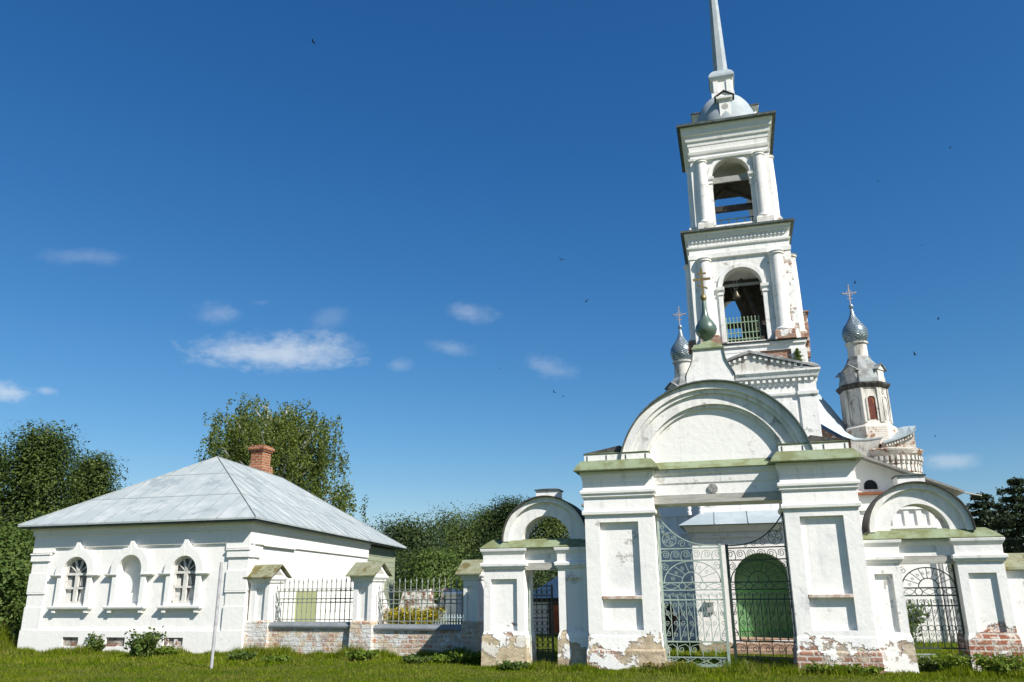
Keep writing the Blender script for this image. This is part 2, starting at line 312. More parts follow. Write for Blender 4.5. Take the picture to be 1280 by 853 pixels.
# ------------------------------------------------------------------ geometry helpers
class Frame:
    def __init__(s, O, deg):
        s.O = Vector((O[0], O[1], 0)); s.deg = deg; a = R(deg)
        s.u = Vector((math.cos(a), math.sin(a), 0)); s.v = Vector((-math.sin(a), math.cos(a), 0))
    def w(s, x, y, z=0): return s.O + s.u * x + s.v * y + Vector((0, 0, z))
    def inv(s, P): q = Vector(P) - s.O; return Vector((q.dot(s.u), q.dot(s.v), P[2]))
WF = Frame((0, 0), 0)
class MB:
    def __init__(s): s.v = []; s.f = []
    def add(s, vs, fs):
        o = len(s.v); s.v += [tuple(p) for p in vs]; s.f += [tuple(i + o for i in f) for f in fs]; return s
    def box(s, x0, x1, y0, y1, z0, z1):
        return s.add([(x0, y0, z0), (x1, y0, z0), (x1, y1, z0), (x0, y1, z0), (x0, y0, z1), (x1, y0, z1), (x1, y1, z1), (x0, y1, z1)],
                     [(3, 2, 1, 0), (4, 5, 6, 7), (0, 1, 5, 4), (1, 2, 6, 5), (2, 3, 7, 6), (3, 0, 4, 7)])
    def hexa(s, p):   # 8 points, bottom ring then top ring
        return s.add(p, [(3, 2, 1, 0), (4, 5, 6, 7), (0, 1, 5, 4), (1, 2, 6, 5), (2, 3, 7, 6), (3, 0, 4, 7)])
    def loft(s, x0, x1, y0, y1, prof, cap=True):
        vs = []; fs = []
        for (z, p) in prof: vs += [(x0 - p, y0 - p, z), (x1 + p, y0 - p, z), (x1 + p, y1 + p, z), (x0 - p, y1 + p, z)]
        n = len(prof)
        for i in range(n - 1):
            for j in range(4): fs.append((i * 4 + j, i * 4 + (j + 1) % 4, i * 4 + 4 + (j + 1) % 4, i * 4 + 4 + j))
        if cap: fs += [(3, 2, 1, 0), tuple(range(4 * n - 4, 4 * n))]
        return s.add(vs, fs)
    def prism(s, poly, a, b, axis='y'):
        def mk(p, q, t): return {'y': (p, t, q), 'x': (t, p, q), 'z': (p, q, t)}[axis]
        n = len(poly); vs = [mk(p, q, a) for p, q in poly] + [mk(p, q, b) for p, q in poly]
        fs = [tuple(range(n)), tuple(range(2 * n - 1, n - 1, -1))] + [(i, i + n, (i + 1) % n + n, (i + 1) % n) for i in range(n)]
        return s.add(vs, fs)
    def lathe(s, prof, cx, cy, seg=20, a0=0.0, sx=1.0, sy=1.0):
        vs = []; fs = []; n = len(prof)
        for (r, z) in prof:
            for j in range(seg):
                a = a0 + 2 * pi * j / seg; vs.append((cx + r * sx * math.cos(a), cy + r * sy * math.sin(a), z))
        for i in range(n - 1):
            for j in range(seg): fs.append((i * seg + j, i * seg + (j + 1) % seg, (i + 1) * seg + (j + 1) % seg, (i + 1) * seg + j))
        fs += [tuple(range(seg - 1, -1, -1)), tuple(range((n - 1) * seg, n * seg))]
        return s.add(vs, fs)
    def tube(s, pts, r, seg=5, closed=False, r2=None):
        pts = [Vector(p) for p in pts]; n = len(pts); vs = []; fs = []
        for i, p in enumerate(pts):
            t = (pts[(i + 1) % n] - pts[i - 1]) if closed else (pts[min(i + 1, n - 1)] - pts[max(i - 1, 0)])
            if t.length < 1e-9: t = Vector((0, 0, 1))
            t.normalize(); up = Vector((0, 1, 0)) if abs(t.y) < .9 else Vector((0, 0, 1))
            a = t.cross(up).normalized(); b2 = t.cross(a)
            rr = r if r2 is None else r + (r2 - r) * i / max(1, n - 1)
            for j in range(seg):
                q = 2 * pi * j / seg + pi / seg; vs.append(p + a * (rr * math.cos(q)) + b2 * (rr * math.sin(q)))
        for i in range(n if closed else n - 1):
            k2 = (i + 1) % n
            for j in range(seg): fs.append((i * seg + j, i * seg + (j + 1) % seg, k2 * seg + (j + 1) % seg, k2 * seg + j))
        if not closed: fs += [tuple(range(seg)), tuple(range(n * seg - 1, (n - 1) * seg - 1, -1))]
        return s.add(vs, fs)
    def ring(s, cx, cz, ri, ro, y0, y1, a0=0, a1=180, n=40, sx=1.0, sz=1.0):
        poly = []
        A = [R(a0 + (a1 - a0) * i / n) for i in range(n + 1)]
        vs = []; fs = []
        for a in A:
            c, q = math.cos(a) * sx, math.sin(a) * sz
            vs += [(cx + ri * c, y0, cz + ri * q), (cx + ro * c, y0, cz + ro * q), (cx + ro * c, y1, cz + ro * q), (cx + ri * c, y1, cz + ri * q)]
        for i in range(n):
            for j in range(4): fs.append((i * 4 + j, i * 4 + (j + 1) % 4, i * 4 + 4 + (j + 1) % 4, i * 4 + 4 + j))
        fs += [(3, 2, 1, 0), (4 * n, 4 * n + 1, 4 * n + 2, 4 * n + 3)]
        return s.add(vs, fs)
    def disc(s, cx, cz, r, y0, y1, a0=0, a1=180, n=40):
        poly = [(cx + r * math.cos(R(a0 + (a1 - a0) * i / n)), cz + r * math.sin(R(a0 + (a1 - a0) * i / n))) for i in range(n + 1)]
        return s.prism(poly, y0, y1)
    def wall(s, x0, x1, z0, z1, y0, y1, ops, axis='y', n=14):
        """wall with openings (a, b, sill, spring, arched); axis 'y': wall runs along x; axis 'x': wall runs along y"""
        def bx(a, b, c, d):
            if b - a < 1e-4 or d - c < 1e-4: return
            if axis == 'y': s.box(a, b, y0, y1, c, d)
            else: s.box(y0, y1, a, b, c, d)
        cur = x0
        for (a, b, sill, spring, arch) in sorted(ops):
            bx(cur, a, z0, z1); bx(a, b, z0, sill)
            if arch:
                r = (b - a) / 2; cx = (a + b) / 2; rz = r if arch is True else arch
                poly = [(a, z1), (a, spring)] + [(cx - r * math.cos(pi * i / n), spring + rz * math.sin(pi * i / n)) for i in range(1, n)] + [(b, spring), (b, z1)]
                s.prism(poly, y0, y1, axis)
            else: bx(a, b, spring, z1)
            cur = b
        bx(cur, x1, z0, z1)
        return s
    def map(s, fn): s.v = [tuple(fn(Vector(p))) for p in s.v]; return s
def mkmesh(name, V, F):
    me = bpy.data.meshes.new(name); me.from_pydata([tuple(v) for v in V], [], F); me.validate(); me.update()
    bm = bmesh.new(); bm.from_mesh(me); bmesh.ops.recalc_face_normals(bm, faces=bm.faces); bm.to_mesh(me); bm.free()
    return me
def fastmesh(name, V, nper):
    """V: (N*nper,3) array; each consecutive nper vertices form one face"""
    V = np.asarray(V, dtype=np.float32).reshape(-1, 3); nf = len(V) // nper
    me = bpy.data.meshes.new(name); me.vertices.add(len(V)); me.loops.add(len(V)); me.polygons.add(nf)
    me.vertices.foreach_set('co', V.ravel()); me.loops.foreach_set('vertex_index', np.arange(len(V), dtype=np.int32))
    me.polygons.foreach_set('loop_start', np.arange(nf, dtype=np.int32) * nper)
    me.update(calc_edges=True); return me
def tagit(o, label=None, cat=None, group=None, kind=None):
    if label: o['label'] = label
    if cat: o['category'] = cat
    if group: o['group'] = group
    if kind: o['kind'] = kind
    return o
def nm(s): return s
class Thing:
    def __init__(s, name, label, cat, frame=WF, base=(0, 0, 0), group=None):
        s.fr = frame; s.base = Vector(base)
        s.o = bpy.data.objects.new(name, None); s.o.empty_display_size = .2
        COL.objects.link(s.o); s.o.location = frame.w(*base); s.o.rotation_euler = (0, 0, R(frame.deg))
        tagit(s.o, label, cat, group)
    def part(s, name, mb, mat, parent=None, smooth=False, bevel=0.0, label=None, kind=None):
        if isinstance(mb, MB): me = mkmesh(name, [Vector(p) - s.base for p in mb.v], mb.f)
        else: me = mb
        me.materials.append(mat)
        o = bpy.data.objects.new(name, me); COL.objects.link(o); o.parent = parent or s.o
        if smooth:
            me.polygons.foreach_set('use_smooth', [True] * len(me.polygons))
            try: me.set_sharp_from_angle(angle=R(smooth if smooth is not True else 40))
            except Exception: pass
        if bevel > 0:
            md = o.modifiers.new('edge wear', 'BEVEL'); md.width = bevel; md.segments = 2; md.limit_method = 'ANGLE'; md.angle_limit = R(50)
        tagit(o, label, kind=kind)
        return o
def single(name, mb, mat, label, cat, frame=WF, base=(0, 0, 0), group=None, kind=None, smooth=False):
    me = mkmesh(name, [Vector(p) - Vector(base) for p in mb.v], mb.f) if isinstance(mb, MB) else mb
    me.materials.append(mat); o = bpy.data.objects.new(name, me); COL.objects.link(o)
    o.location = frame.w(*base); o.rotation_euler = (0, 0, R(frame.deg)); tagit(o, label, cat, group, kind)
    if smooth: me.polygons.foreach_set('use_smooth', [True] * len(me.polygons))
    return o

G = Frame(gnd(780, 838), -15.0)
H = Frame(gnd(300, 819), -15.0)
FN = Frame(gnd(308, 820) + Vector((.342, .94, 0)) * .3 + Vector((.94, -.342, 0)) * -.2, -20.0)

# ------------------------------------------------------------------ ground, path
def gheight(x, y):
    return 0.0
gm = MB()
nx = 40
gm.add([(-900, -600, 0), (900, -600, 0), (900, 1500, 0), (-900, 1500, 0)], [(0, 1, 2, 3)])
g = single('ground', gm, GRD, 'flat green meadow around the church', None); g['kind'] = 'structure'
del g['label']
pm = MB()
pp = [gnd(-200, 812), gnd(-40, 806), gnd(8, 800), gnd(28, 797), gnd(34, 803), gnd(12, 812), gnd(-40, 822), gnd(-200, 842)]
pm.add([(p.x, p.y, .006) for p in pp], [tuple(range(len(pp)))])
g = single('path', pm, PATHM, None, None, kind='structure')

# ------------------------------------------------------------------ iron gate drawing
def spiral(cx, cz, r, turns=1.6, start=0., cw=1, n=18):
    return [(cx + r * (1 - .8 * t) * math.cos(start + cw * 2 * pi * turns * t), cz + r * (1 - .8 * t) * math.sin(start + cw * 2 * pi * turns * t)) for t in [i / n for i in range(n + 1)]]
class Iron:
    """2-D ironwork in (s, z) mapped to 3-D later"""
    def __init__(s): s.mb = MB()
    def line(s, pts, r=.011, closed=False): s.mb.tube([(p[0], 0, p[1]) for p in pts], r, 4, closed)
    def circ(s, cx, cz, rr, r=.01, a0=0, a1=360, n=20):
        full = a1 - a0 >= 360
        s.line([(cx + rr * math.cos(R(a0 + (a1 - a0) * i / n)), cz + rr * math.sin(R(a0 + (a1 - a0) * i / n))) for i in range(n if full else n + 1)], r, full)
    def bar(s, x0, x1, z0, z1, t=.02): s.mb.box(x0, x1, -t / 2, t / 2, z0, z1)
def leaf_pattern(wd, zb, zt, fan=True):
    """the scroll and fan pattern of the gate leaves: widths wd, rails at given heights from zb"""
    r = Iron()
    z = {'b0': .08, 'b1': .25, 'r1': .56, 'r2': 1.40, 'r3': 1.60, 'r4': 1.76, 'r5': 2.23, 'r6': 2.47}
    return r, z

def gate_leaf_main(mirror=False):
    wd = 1.33
    r = Iron()
    z0, z1, z2, z3, z4, z5, z6, z7 = .24, .55, 1.40, 1.60, 1.755, 2.22, 2.475, 2.53
    for zz, t in ((z0, .022), (z1, .03), (z2, .03), (z3, .022), (z4, .024), (z5, .026), (z6, .026)):
        r.bar(0, wd, zz - t / 2, zz + t / 2, .022)
    # bottom panel: crossed arcs
    n = 4
    for i in range(n):
        a = wd * i / n; b = wd * (i + 1) / n; m2 = (a + b) / 2
        r.line([(a, .1), (m2, .17), (b, .24)], .009); r.line([(a, .24), (m2, .17), (b, .1)], .009); r.circ(m2, .17, .05, .008)
    # scroll band
    n = 5
    for i in range(n):
        c = wd * (i + .5) / n
        r.line([(p, q) for p, q in spiral(c - .06, .40, .075, 1.4, pi / 2, 1)], .009)
        r.line([(c - .06, .475), (c + .03, .5), (c + .10, .44), (c + .12, .26)], .009)
        r.line([(c + .12, .54), (c + .12, .25)], .009)
    # lattice: uprights with volutes
    n = 8
    for i in range(n + 1):
        s = wd * i / n
        if 0 < i < n: r.line([(s, z1), (s, z2 + .12)], .011)
        if i < n:
            m2 = s + wd / n / 2
            for zc, sg in ((.70, 1), (.92, -1), (1.12, 1), (1.30, -1)):
                r.line(spiral(m2, zc, .055, 1.3, pi / 2 * sg, 1 if i % 2 else -1, 12), .008)
            r.line([(s + .01, .58), (m2, .78), (s + wd / n - .01, .9)], .008); r.line([(s + wd / n - .01, .98), (m2, 1.12), (s + .01, 1.36)], .008)
    # small scroll frieze
    for i in range(n):
        m2 = wd * (i + .5) / n
        r.line(spiral(m2 - .025, z2 + .11, .04, 1.3, -pi / 2, 1, 10), .007); r.line(spiral(m2 + .045, z2 + .08, .035, 1.2, pi / 2, -1, 10), .007)
    # diamonds and circles
    for c in (wd / 2 - .22, wd / 2 + .22): r.circ(c, (z3 + z4) / 2, .073, .011)
    zm = (z3 + z4) / 2
    for a, b in ((.02, wd / 2 - .29), (wd / 2 - .15, wd / 2 + .15), (wd / 2 + .29, wd - .02)):
        r.line([(a, zm), ((a + b) / 2, z4 - .01), (b, zm)], .009); r.line([(a, zm), ((a + b) / 2, z3 + .01), (b, zm)], .009)
    # half-sun
    cx = wd / 2; ro = .6
    r.line([(cx + ro * math.cos(pi * i / 28), z4 + .45 * math.sin(pi * i / 28)) for i in range(29)], .014)
    r.circ(cx, z4, .22, .013, 0, 180)
    for a in (28, 52, 76, 104, 128, 152):
        ca, sa = math.cos(R(a)), math.sin(R(a)); r.line([(cx + .22 * ca, z4 + .22 * sa), (cx + ro * ca, z4 + .45 * sa)], .009)
        r.line(spiral(cx + .42 * math.cos(R(a + 12)), z4 + .33 * math.sin(R(a + 12)), .045, 1.3, R(a), 1, 10), .007)
    r.line([(cx, z4), (cx, z4 + .13)], .014)
    for sx in (.11, wd - .11): r.line(spiral(sx, z5 - .13, .085, 1.6, pi / 2, 1), .009)
    # scroll band above
    n = 6
    for i in range(n):
        c = wd * (i + .5) / n; r.line(spiral(c + .02, z5 + .13, .085, 1.7, pi * .8, -1), .009); r.line([(c - .06, z5 + .2), (c - .1, z5 + .1), (c - .09, z5 + .01)], .009)
    # sweeping top: free end low, hinge end high  (hinge at s = 0)
    def top(s): t = s / wd; return z7 + .67 * (1 - t) ** 3.0
    tp = [(wd * i / 24, top(wd * i / 24)) for i in range(25)]
    r.line(tp, .018)
    c = .23
    r.circ(c, z6 + .2, .15, .009)
    for j in range(4):
        a = 2 * pi * j / 4 + .4; r.line([(c, z6 + .2), (c + .14 * math.cos(a), z6 + .2 + .14 * math.sin(a))], .007)
        r.circ(c + .09 * math.cos(a), z6 + .2 + .09 * math.sin(a), .04, .006, n=10)
    for (sc, zc, q) in ((.5, .1, .085), (.7, .075, .06), (.88, .05, .04), (.08, .47, .06), (.1, .36, .04)): r.line(spiral(sc, z6 + zc, q, 1.5, pi, -1), .008)
    fr = Iron()
    fr.bar(-.02, .03, .06, 3.2, .04); fr.bar(wd - .055, wd + .0, .06, z7 + .03, .05); fr.bar(0, wd, .05, .105, .05)
    hw = Iron()
    hw.bar(wd - .10, wd - .005, 1.13, 1.16, .06); hw.mb.box(wd - .07, wd - .03, -.06, .06, 1.02, 1.12)
    return r.mb, fr.mb, hw.mb
def place2d(mb, hx, hy, ang, flip=1):
    ca, sa = math.cos(R(ang)), math.sin(R(ang))
    mb.map(lambda p: Vector((hx + flip * (p.x * ca) - p.y * sa * flip, hy + p.x * sa + p.y * ca, p.z)))
    return mb

# ------------------------------------------------------------------ main gateway
def pier(t, x0, x1, y0, y1, px0, px1, panels, topz, prof, mat, name='pier'):
    mb = MB()
    rec = .09
    mb.wall(x0, x1, 0, topz, y0, y0 + rec, [(px0, px1, panels[0][0], panels[0][1], False)])
    for (a, b) in panels[1:]: pass
    mb.box(x0, x1, y0 + rec, y1, 0, topz)
    return mb
gate = Thing('gateway', 'tall white gateway with arched pediment and double iron gate in front of the bell tower', 'gateway', G, (2.18, .5, 0))
def main_pier(x0, x1, mat, lab):
    c = (x0 + x1) / 2; mb = MB(); y0, y1 = 0, 1.25
    p0, p1 = c - .44, c + .42
    # front strip with two stacked panels
    mb.box(x0, p0, y0, y0 + .1, 0, 3.22); mb.box(p1, x1, y0, y0 + .1, 0, 3.22)
    mb.box(p0, p1, y0, y0 + .1, 0, .80); mb.box(p0, p1, y0, y0 + .1, 1.42, 1.5); mb.box(p0, p1, y0, y0 + .1, 3.06, 3.22)
    mb.box(x0, x1, y0 + .1, y1, 0, 3.22)
    # worn plinth, slightly proud
    mb.loft(x0, x1, y0, y1, [(0, .06), (.38, .05), (.42, .025), (.66, .012), (.70, .0)])
    o = gate.part('pier', mb, mat, label=lab)
    led = MB().box(p0 - .003, p1 + .003, -.012, .1, 1.425, 1.495)
    gate.part('ledge', led, LEDG, o, bevel=.01)
    cp = MB()
    cp.loft(x0, x1, y0, y1, [(3.215, .03), (3.235, .055), (3.30, .06), (3.33, .02), (3.60, .012), (3.61, .05), (3.635, .06), (3.65, .035), (3.68, .045), (3.69, .085), (3.755, .09), (3.78, .03), (3.95, .02), (4.06, .045), (4.12, .07), (4.185, .075)])
    gate.part('capital', cp, WHC, o, bevel=.008)
    return o
main_pier(-.72, .81, PIL, 'left gate pier with peeling tan base')
main_pier(3.55, 5.03, PILW, 'right gate pier with red brick showing near its base')
# lintel
lt = MB()
lt.box(.81, 3.55, .22, 1.1, 3.44, 3.62)
lt.loft(.81, 3.55, .2, 1.1, [(3.62, 0.0), (3.84, 0.0), (3.88, .02), (4.05, .03), (4.1, .07), (4.18, .08)])
lint = gate.part('lintel', lt, WH, bevel=.006)
gate.part('fascia_board', MB().box(.812, 3.548, .165, .22, 3.435, 3.615), FASC, lint)
ro = MB(); ro.lathe([(.11, 0), (.11, .03), (.085, .035)], 0, 0, 20)
ro.map(lambda p: Vector((2.12 + p.x, .2 - p.z, 3.73 + p.y)))
gate.part('rosette', ro, ROSE, lint)
# skirt roofs
def skirt(x0, x1, y0, y1, za, zb, pa, pb):
    return MB().loft(x0, x1, y0, y1, [(za, pa), (za + .02, pa + .006), (za + (zb - za) * .55, (pa + pb) / 2 + .015), (zb, pb)])
for (a, b) in ((-.72, .81), (3.55, 5.03)):
    s_ = gate.part('skirt_roof', skirt(a, b, -.06, 1.25, 4.19, 4.43, .18, .03), GROOF)
    pb = MB().box(a + .03, b - .03, .03, 1.2, 4.43, 4.585)
    p_ = gate.part('parapet', pb, WH)
    for i in range(4):
        xx = a + .1 + (b - a - .2) * i / 3; gate.part('strap', MB().box(xx - .011, xx + .011, .02, .05, 4.435, 4.56), DARKM, p_)
    gate.part('parapet_cap', MB().loft(a, b, 0, 1.23, [(4.585, -.02), (4.61, -.008), (4.65, -.2)]), GROOF, p_)
gate.part('skirt_roof', MB().prism([(.07, 4.185), (.3, 4.37), (.3, 4.185)], .80, 3.56, 'x'), GROOF)
for q_ in ([(-.70, 4.652), (.12, 4.80), (.35, 4.652)], [(5.01, 4.652), (4.28, 4.80), (4.05, 4.652)]):
    gate.part('flared_roof', MB().prism(q_, .2, 1.25), BLACKM)
# pediment arch
AC = (2.2, 4.03)
pa = MB()
pa.disc(AC[0], AC[1], 1.6, .30, 1.1, 0, 180, 48)
tym = gate.part('tympanum', pa, WHC)
ar = MB()
ar.ring(*AC, 1.52, 1.6, .24, 1.1, 0, 180, 56)
ar.ring(*AC, 1.6, 1.84, .17, 1.12, 0, 180, 56)
ar.ring(*AC, 1.84, 1.93, .11, 1.14, 0, 180, 56)
ar.ring(*AC, 1.93, 2.09, .05, 1.15, 0, 180, 56)
arch = gate.part('archivolt', ar, ARCHP)
gate.part('arch_roof', MB().ring(*AC, 2.09, 2.12, -.03, 1.3, 8, 172, 56), DARKM, arch)
# shaped pedestal
ped = [(1.73, 6.02), (1.73, 6.33), (1.76, 6.42), (1.86, 6.62), (1.90, 6.72), (1.93, 6.96)]
ped = ped + [(4.53 - x, z) for x, z in reversed(ped)]
pd = gate.part('pedestal', MB().prism(ped, .32, .95), WHC)
gate.part('pedestal_roof', MB().loft(1.93, 2.60, .32, .95, [(6.962, .03), (7.0, .035), (7.03, .0), (7.1, -.03), (7.12, -.12), (7.26, -.27)]), GROOF, pd)
for sgn in (0, 1):
    ed = MB()
    pts = [(1.93, 6.95), (1.90, 6.72), (1.86, 6.62), (1.76, 6.42), (1.72, 6.33)]
    pts = [(x if not sgn else 4.53 - x, z) for x, z in pts]
    for (xa, za), (xb, zb) in zip(pts, pts[1:]):
        d = .012 if sgn else -.012
        ed.hexa([(xa, .29, za), (xa + d * 2, .29, za), (xa + d * 2, .98, za), (xa, .98, za), (xb, .29, zb), (xb + d * 2, .29, zb), (xb + d * 2, .98, zb), (xb, .98, zb)])
    gate.part('pedestal_edge', ed, DARKM, pd)
px, py = 2.265, .63
cu = gate.part('onion_finial', MB().lathe([(.10, 7.2), (.065, 7.24), (.075, 7.27), (.16, 7.34), (.235, 7.44), (.257, 7.53), (.24, 7.62), (.185, 7.72), (.12, 7.80), (.08, 7.90), (.055, 8.05), (.045, 8.27)], px, py, 24), GONION, smooth=True)
gate.part('ball', MB().lathe([(.02, 8.25), (.055, 8.28), (.077, 8.34), (.06, 8.40), (.02, 8.43)], px, py, 16), GOLD, cu, smooth=True)
cr = MB(); t_ = .018
cr.box(px - .028, px + .028, py - t_, py + t_, 8.42, 9.11); cr.box(px - .21, px + .21, py - t_ + .002, py + t_ - .002, 8.80, 8.86)
cr.box(px - .11, px + .11, py - t_ + .002, py + t_ - .002, 8.96, 9.0)
cr.hexa([(px - .12, py - .016, 8.68), (px + .12, py - .016, 8.56), (px + .12, py + .016, 8.56), (px - .12, py + .016, 8.68), (px - .12, py - .016, 8.72), (px + .12, py - .016, 8.60), (px + .12, py + .016, 8.60), (px - .12, py + .016, 8.72)])
gate.part('cross', cr, GOLD, cu)
# leaves
a_, b_, h_ = gate_leaf_main()
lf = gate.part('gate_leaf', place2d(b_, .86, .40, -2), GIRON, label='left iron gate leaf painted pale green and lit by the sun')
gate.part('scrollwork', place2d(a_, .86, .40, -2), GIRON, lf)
gate.part('latch', place2d(h_, .86, .40, -2), GIRON, lf)
a_, b_, h_ = gate_leaf_main()
lf = gate.part('gate_leaf', place2d(b_, 3.56, .45, 15, -1), DIRON, label='right iron gate leaf coloured dark for shade, swung slightly inward')  # leaf shade is put into the iron colour
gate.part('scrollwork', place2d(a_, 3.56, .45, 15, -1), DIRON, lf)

# ------------------------------------------------------------------ side gates
def side_gate(label, xs, arch_c, arch_r, y0, mats, roofx, ped_x):
    (a0, a1), (b0, b1) = xs
    t = Thing('side_gate', label, 'gateway', G, ((a1 + b0) / 2, y0 + .4, 0))
    y1 = y0 + .85
    for (x0, x1, mat, pn) in ((a0, a1, mats[0], .17), (b0, b1, mats[1], .17)):
        mb = MB(); pw0, pw1 = x0 + pn, x1 - pn
        mb.box(x0, pw0, y0, y0 + .07, 0, 2.1); mb.box(pw1, x1, y0, y0 + .07, 0, 2.1)
        mb.box(pw0, pw1, y0, y0 + .07, 0, .76); mb.box(pw0, pw1, y0, y0 + .07, 1.88, 2.1)
        mb.box(x0, x1, y0 + .07, y1, 0, 2.1)
        mb.loft(x0, x1, y0, y1, [(0, .05), (.62, .035), (.70, .012), (.74, 0)])
        o = t.part('pier', mb, mat)
        t.part('capital', MB().loft(x0, x1, y0, y1, [(2.095, .02), (2.12, .045), (2.15, .045), (2.16, .075), (2.225, .08), (2.25, .015), (2.42, .02), (2.5, .07), (2.555, .08)]), WHC, o, bevel=.008)
    l = t.part('lintel', MB().loft(a1, b0, y0 + .12, y1 - .05, [(2.08, 0), (2.22, .0), (2.225, .03), (2.42, .03), (2.5, .08), (2.555, .08)]), WH)
    t.part('fascia_board', MB().box(a1 + .001, b0 - .001, y0 + .075, y0 + .12, 2.07, 2.215), FASC, l)
    rf = MB()
    x0, x1 = roofx
    # sheet roof: rises from the eaves towards the arch
    rf.loft(x0 + .16, x1 - .16, y0 + .12, y1 - .12, [(2.56, .19), (2.575, .195), (2.69, .06), (2.77, -.05)])
    t.part('sheet_roof', rf, GROOF)
    cz = 2.72
    ar = MB(); r = arch_r
    ar.ring(arch_c, cz, r * .56, r * .86, y0 + .14, y1 - .1, 0, 180, 40); ar.ring(arch_c, cz, r * .86, r * .98, y0 + .06, y1 - .06, 0, 180, 40)
    a = t.part('arch', ar, ARCHP)
    t.part('arch_roof', MB().ring(arch_c, cz, r * .98, r * 1.005, y0 - .02, y1 + .12, 0, 180, 40), BLACKM, a)
    pz = cz + r * .97
    p = t.part('pedestal', MB().box(ped_x - .27, ped_x + .27, y0 + .2, y1 - .2, pz - .06, pz + .17), WHC)
    t.part('pedestal_cap', MB().loft(ped_x - .27, ped_x + .27, y0 + .2, y1 - .2, [(pz + .17, .03), (pz + .195, .035), (pz + .23, -.1)]), DARKM, p)
    return t
sgl = side_gate('small white arched side gate nearest the house, its iron wicket folded open', ((-3.2, -2.24), (-1.44, -.722)), -1.74, 1.02, .35, (PIL2, PIL), (-3.25, -.72), -1.70)
sgr = side_gate('small white arched side gate farthest from the house, its scrollwork wicket closed', ((5.032, 5.72), (6.78, 7.63)), 6.22, 1.01, .35, (PILW, PIL3), (5.032, 7.66), 6.21)
# folded wicket of the left gate
def wicket(wd, zt):
    r = Iron()
    for zz in (.12, .30, .62, 1.0, 1.3, 1.5, zt - .02): r.bar(0, wd, zz - .013, zz + .013, .022)
    n = max(2, int(wd / .11))
    for i in range(n + 1):
        s = wd * i / n; r.line([(s, .08), (s, zt + .04)], .011)
        if i < n:
            m2 = s + wd / n / 2
            for zc in (.22, .4, .52, .74, .88, 1.14, 1.4, 1.58): r.circ(m2, zc, min(.05, wd / n / 2), .009, n=10)
            r.line([(s, .08), (s + wd / n, .3)], .008); r.line([(s + wd / n, .08), (s, .3)], .008)
    f = Iron(); f.bar(-.02, .02, .06, zt + .1, .035); f.bar(wd - .02, wd + .02, .06, zt, .035); f.bar(0, wd, .05, .09, .035)
    return r.mb, f.mb
def setleaf(t, wd, zt, p, q, mat, lab):
    p = Vector((*p, 0)); q = Vector((*q, 0)); d = (q - p).normalized(); nrm = Vector((-d.y, d.x, 0))
    a, b2 = wicket(wd, zt)
    for mbx in (a, b2): mbx.map(lambda v: p + d * v.x + nrm * v.y + Vector((0, 0, v.z)))
    o = t.part('gate_leaf', b2, mat, label=lab); t.part('scrollwork', a, mat, o)
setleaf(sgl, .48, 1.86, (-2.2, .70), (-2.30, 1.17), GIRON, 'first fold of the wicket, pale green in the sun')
setleaf(sgl, .52, 1.74, (-2.28, 1.2), (-1.82, 1.50), DIRON, 'second fold of the wicket, coloured dark as if shaded')  # shaded fold gets the darker iron colour
# closed wicket of the right gate
r = Iron(); wd = 1.02
for zz in (.44, 1.25, 1.45, 1.6): r.bar(0, wd, zz - .014, zz + .014, .022)
for i in range(1, 8):
    s = wd * i / 8; r.line([(s, .44), (s, 1.38)], .011); r.line([(s, 1.28), (s, 1.38)], .016)
for i in range(8):
    m2 = wd * (i + .5) / 8
    r.circ(m2, .82, .055, .009, n=14)
    for zc, sg in ((.58, 1), (.70, -1), (.98, 1), (1.14, -1), (1.34, 1)): r.line(spiral(m2, zc, .045, 1.3, pi / 2 * sg, 1 if i % 2 else -1, 10), .007)
    r.line([(wd * i / 8 + .01, 1.0), (m2, 1.1), (wd * (i + 1) / 8 - .01, 1.22)], .007)
for c in (wd / 2 - .2, wd / 2 + .2): r.circ(c, 1.525, .07, .011)
for a, b in ((.02, wd / 2 - .27), (wd / 2 - .13, wd / 2 + .13), (wd / 2 + .27, wd - .02)):
    r.line([(a, 1.525), ((a + b) / 2, 1.59), (b, 1.525)], .008); r.line([(a, 1.525), ((a + b) / 2, 1.46), (b, 1.525)], .008)
r.line([(wd / 2 + .5 * math.cos(pi * i / 28), 1.6 + .4 * math.sin(pi * i / 28)) for i in range(29)], .015); r.circ(wd / 2, 1.6, .19, .013, 0, 180)
for a in (26, 50, 72, 90, 108, 130, 154):
    ca, sa = math.cos(R(a)), math.sin(R(a)); r.line([(wd / 2 + .19 * ca, 1.6 + .17 * sa), (wd / 2 + .5 * ca, 1.6 + .4 * sa)], .009)
    r.line(spiral(wd / 2 + .36 * math.cos(R(a + 11)), 1.6 + .29 * math.sin(R(a + 11)), .035, 1.3, R(a), 1, 10), .006)
for sx in (.07, wd - .07): r.line(spiral(sx, 1.95, .07, 1.5, pi / 2, 1), .008)
f = Iron(); f.bar(-.02, .02, .05, 2.06, .035); f.bar(wd - .02, wd + .02, .05, 2.06, .035)
lo = Iron(); lo.bar(0, .52, .05, .17, .03); lo.bar(0, .52, .31, .335, .03); lo.circ(.26, .24, .06, .01)
for a, b in ((.02, .2), (.32, .5)): lo.line([(a, .18), (b, .3)], .01); lo.line([(a, .3), (b, .18)], .01)
for q in (r.mb, f.mb, lo.mb): q.map(lambda p: Vector((5.74 + p.x, .66 + p.y, p.z)))
o = sgr.part('gate_leaf', f.mb, DIRON); sgr.part('scrollwork', r.mb, DIRON, o); sgr.part('lower_panel', lo.mb, GIRON, o, label='pale green crossed panel at the foot of the wicket')

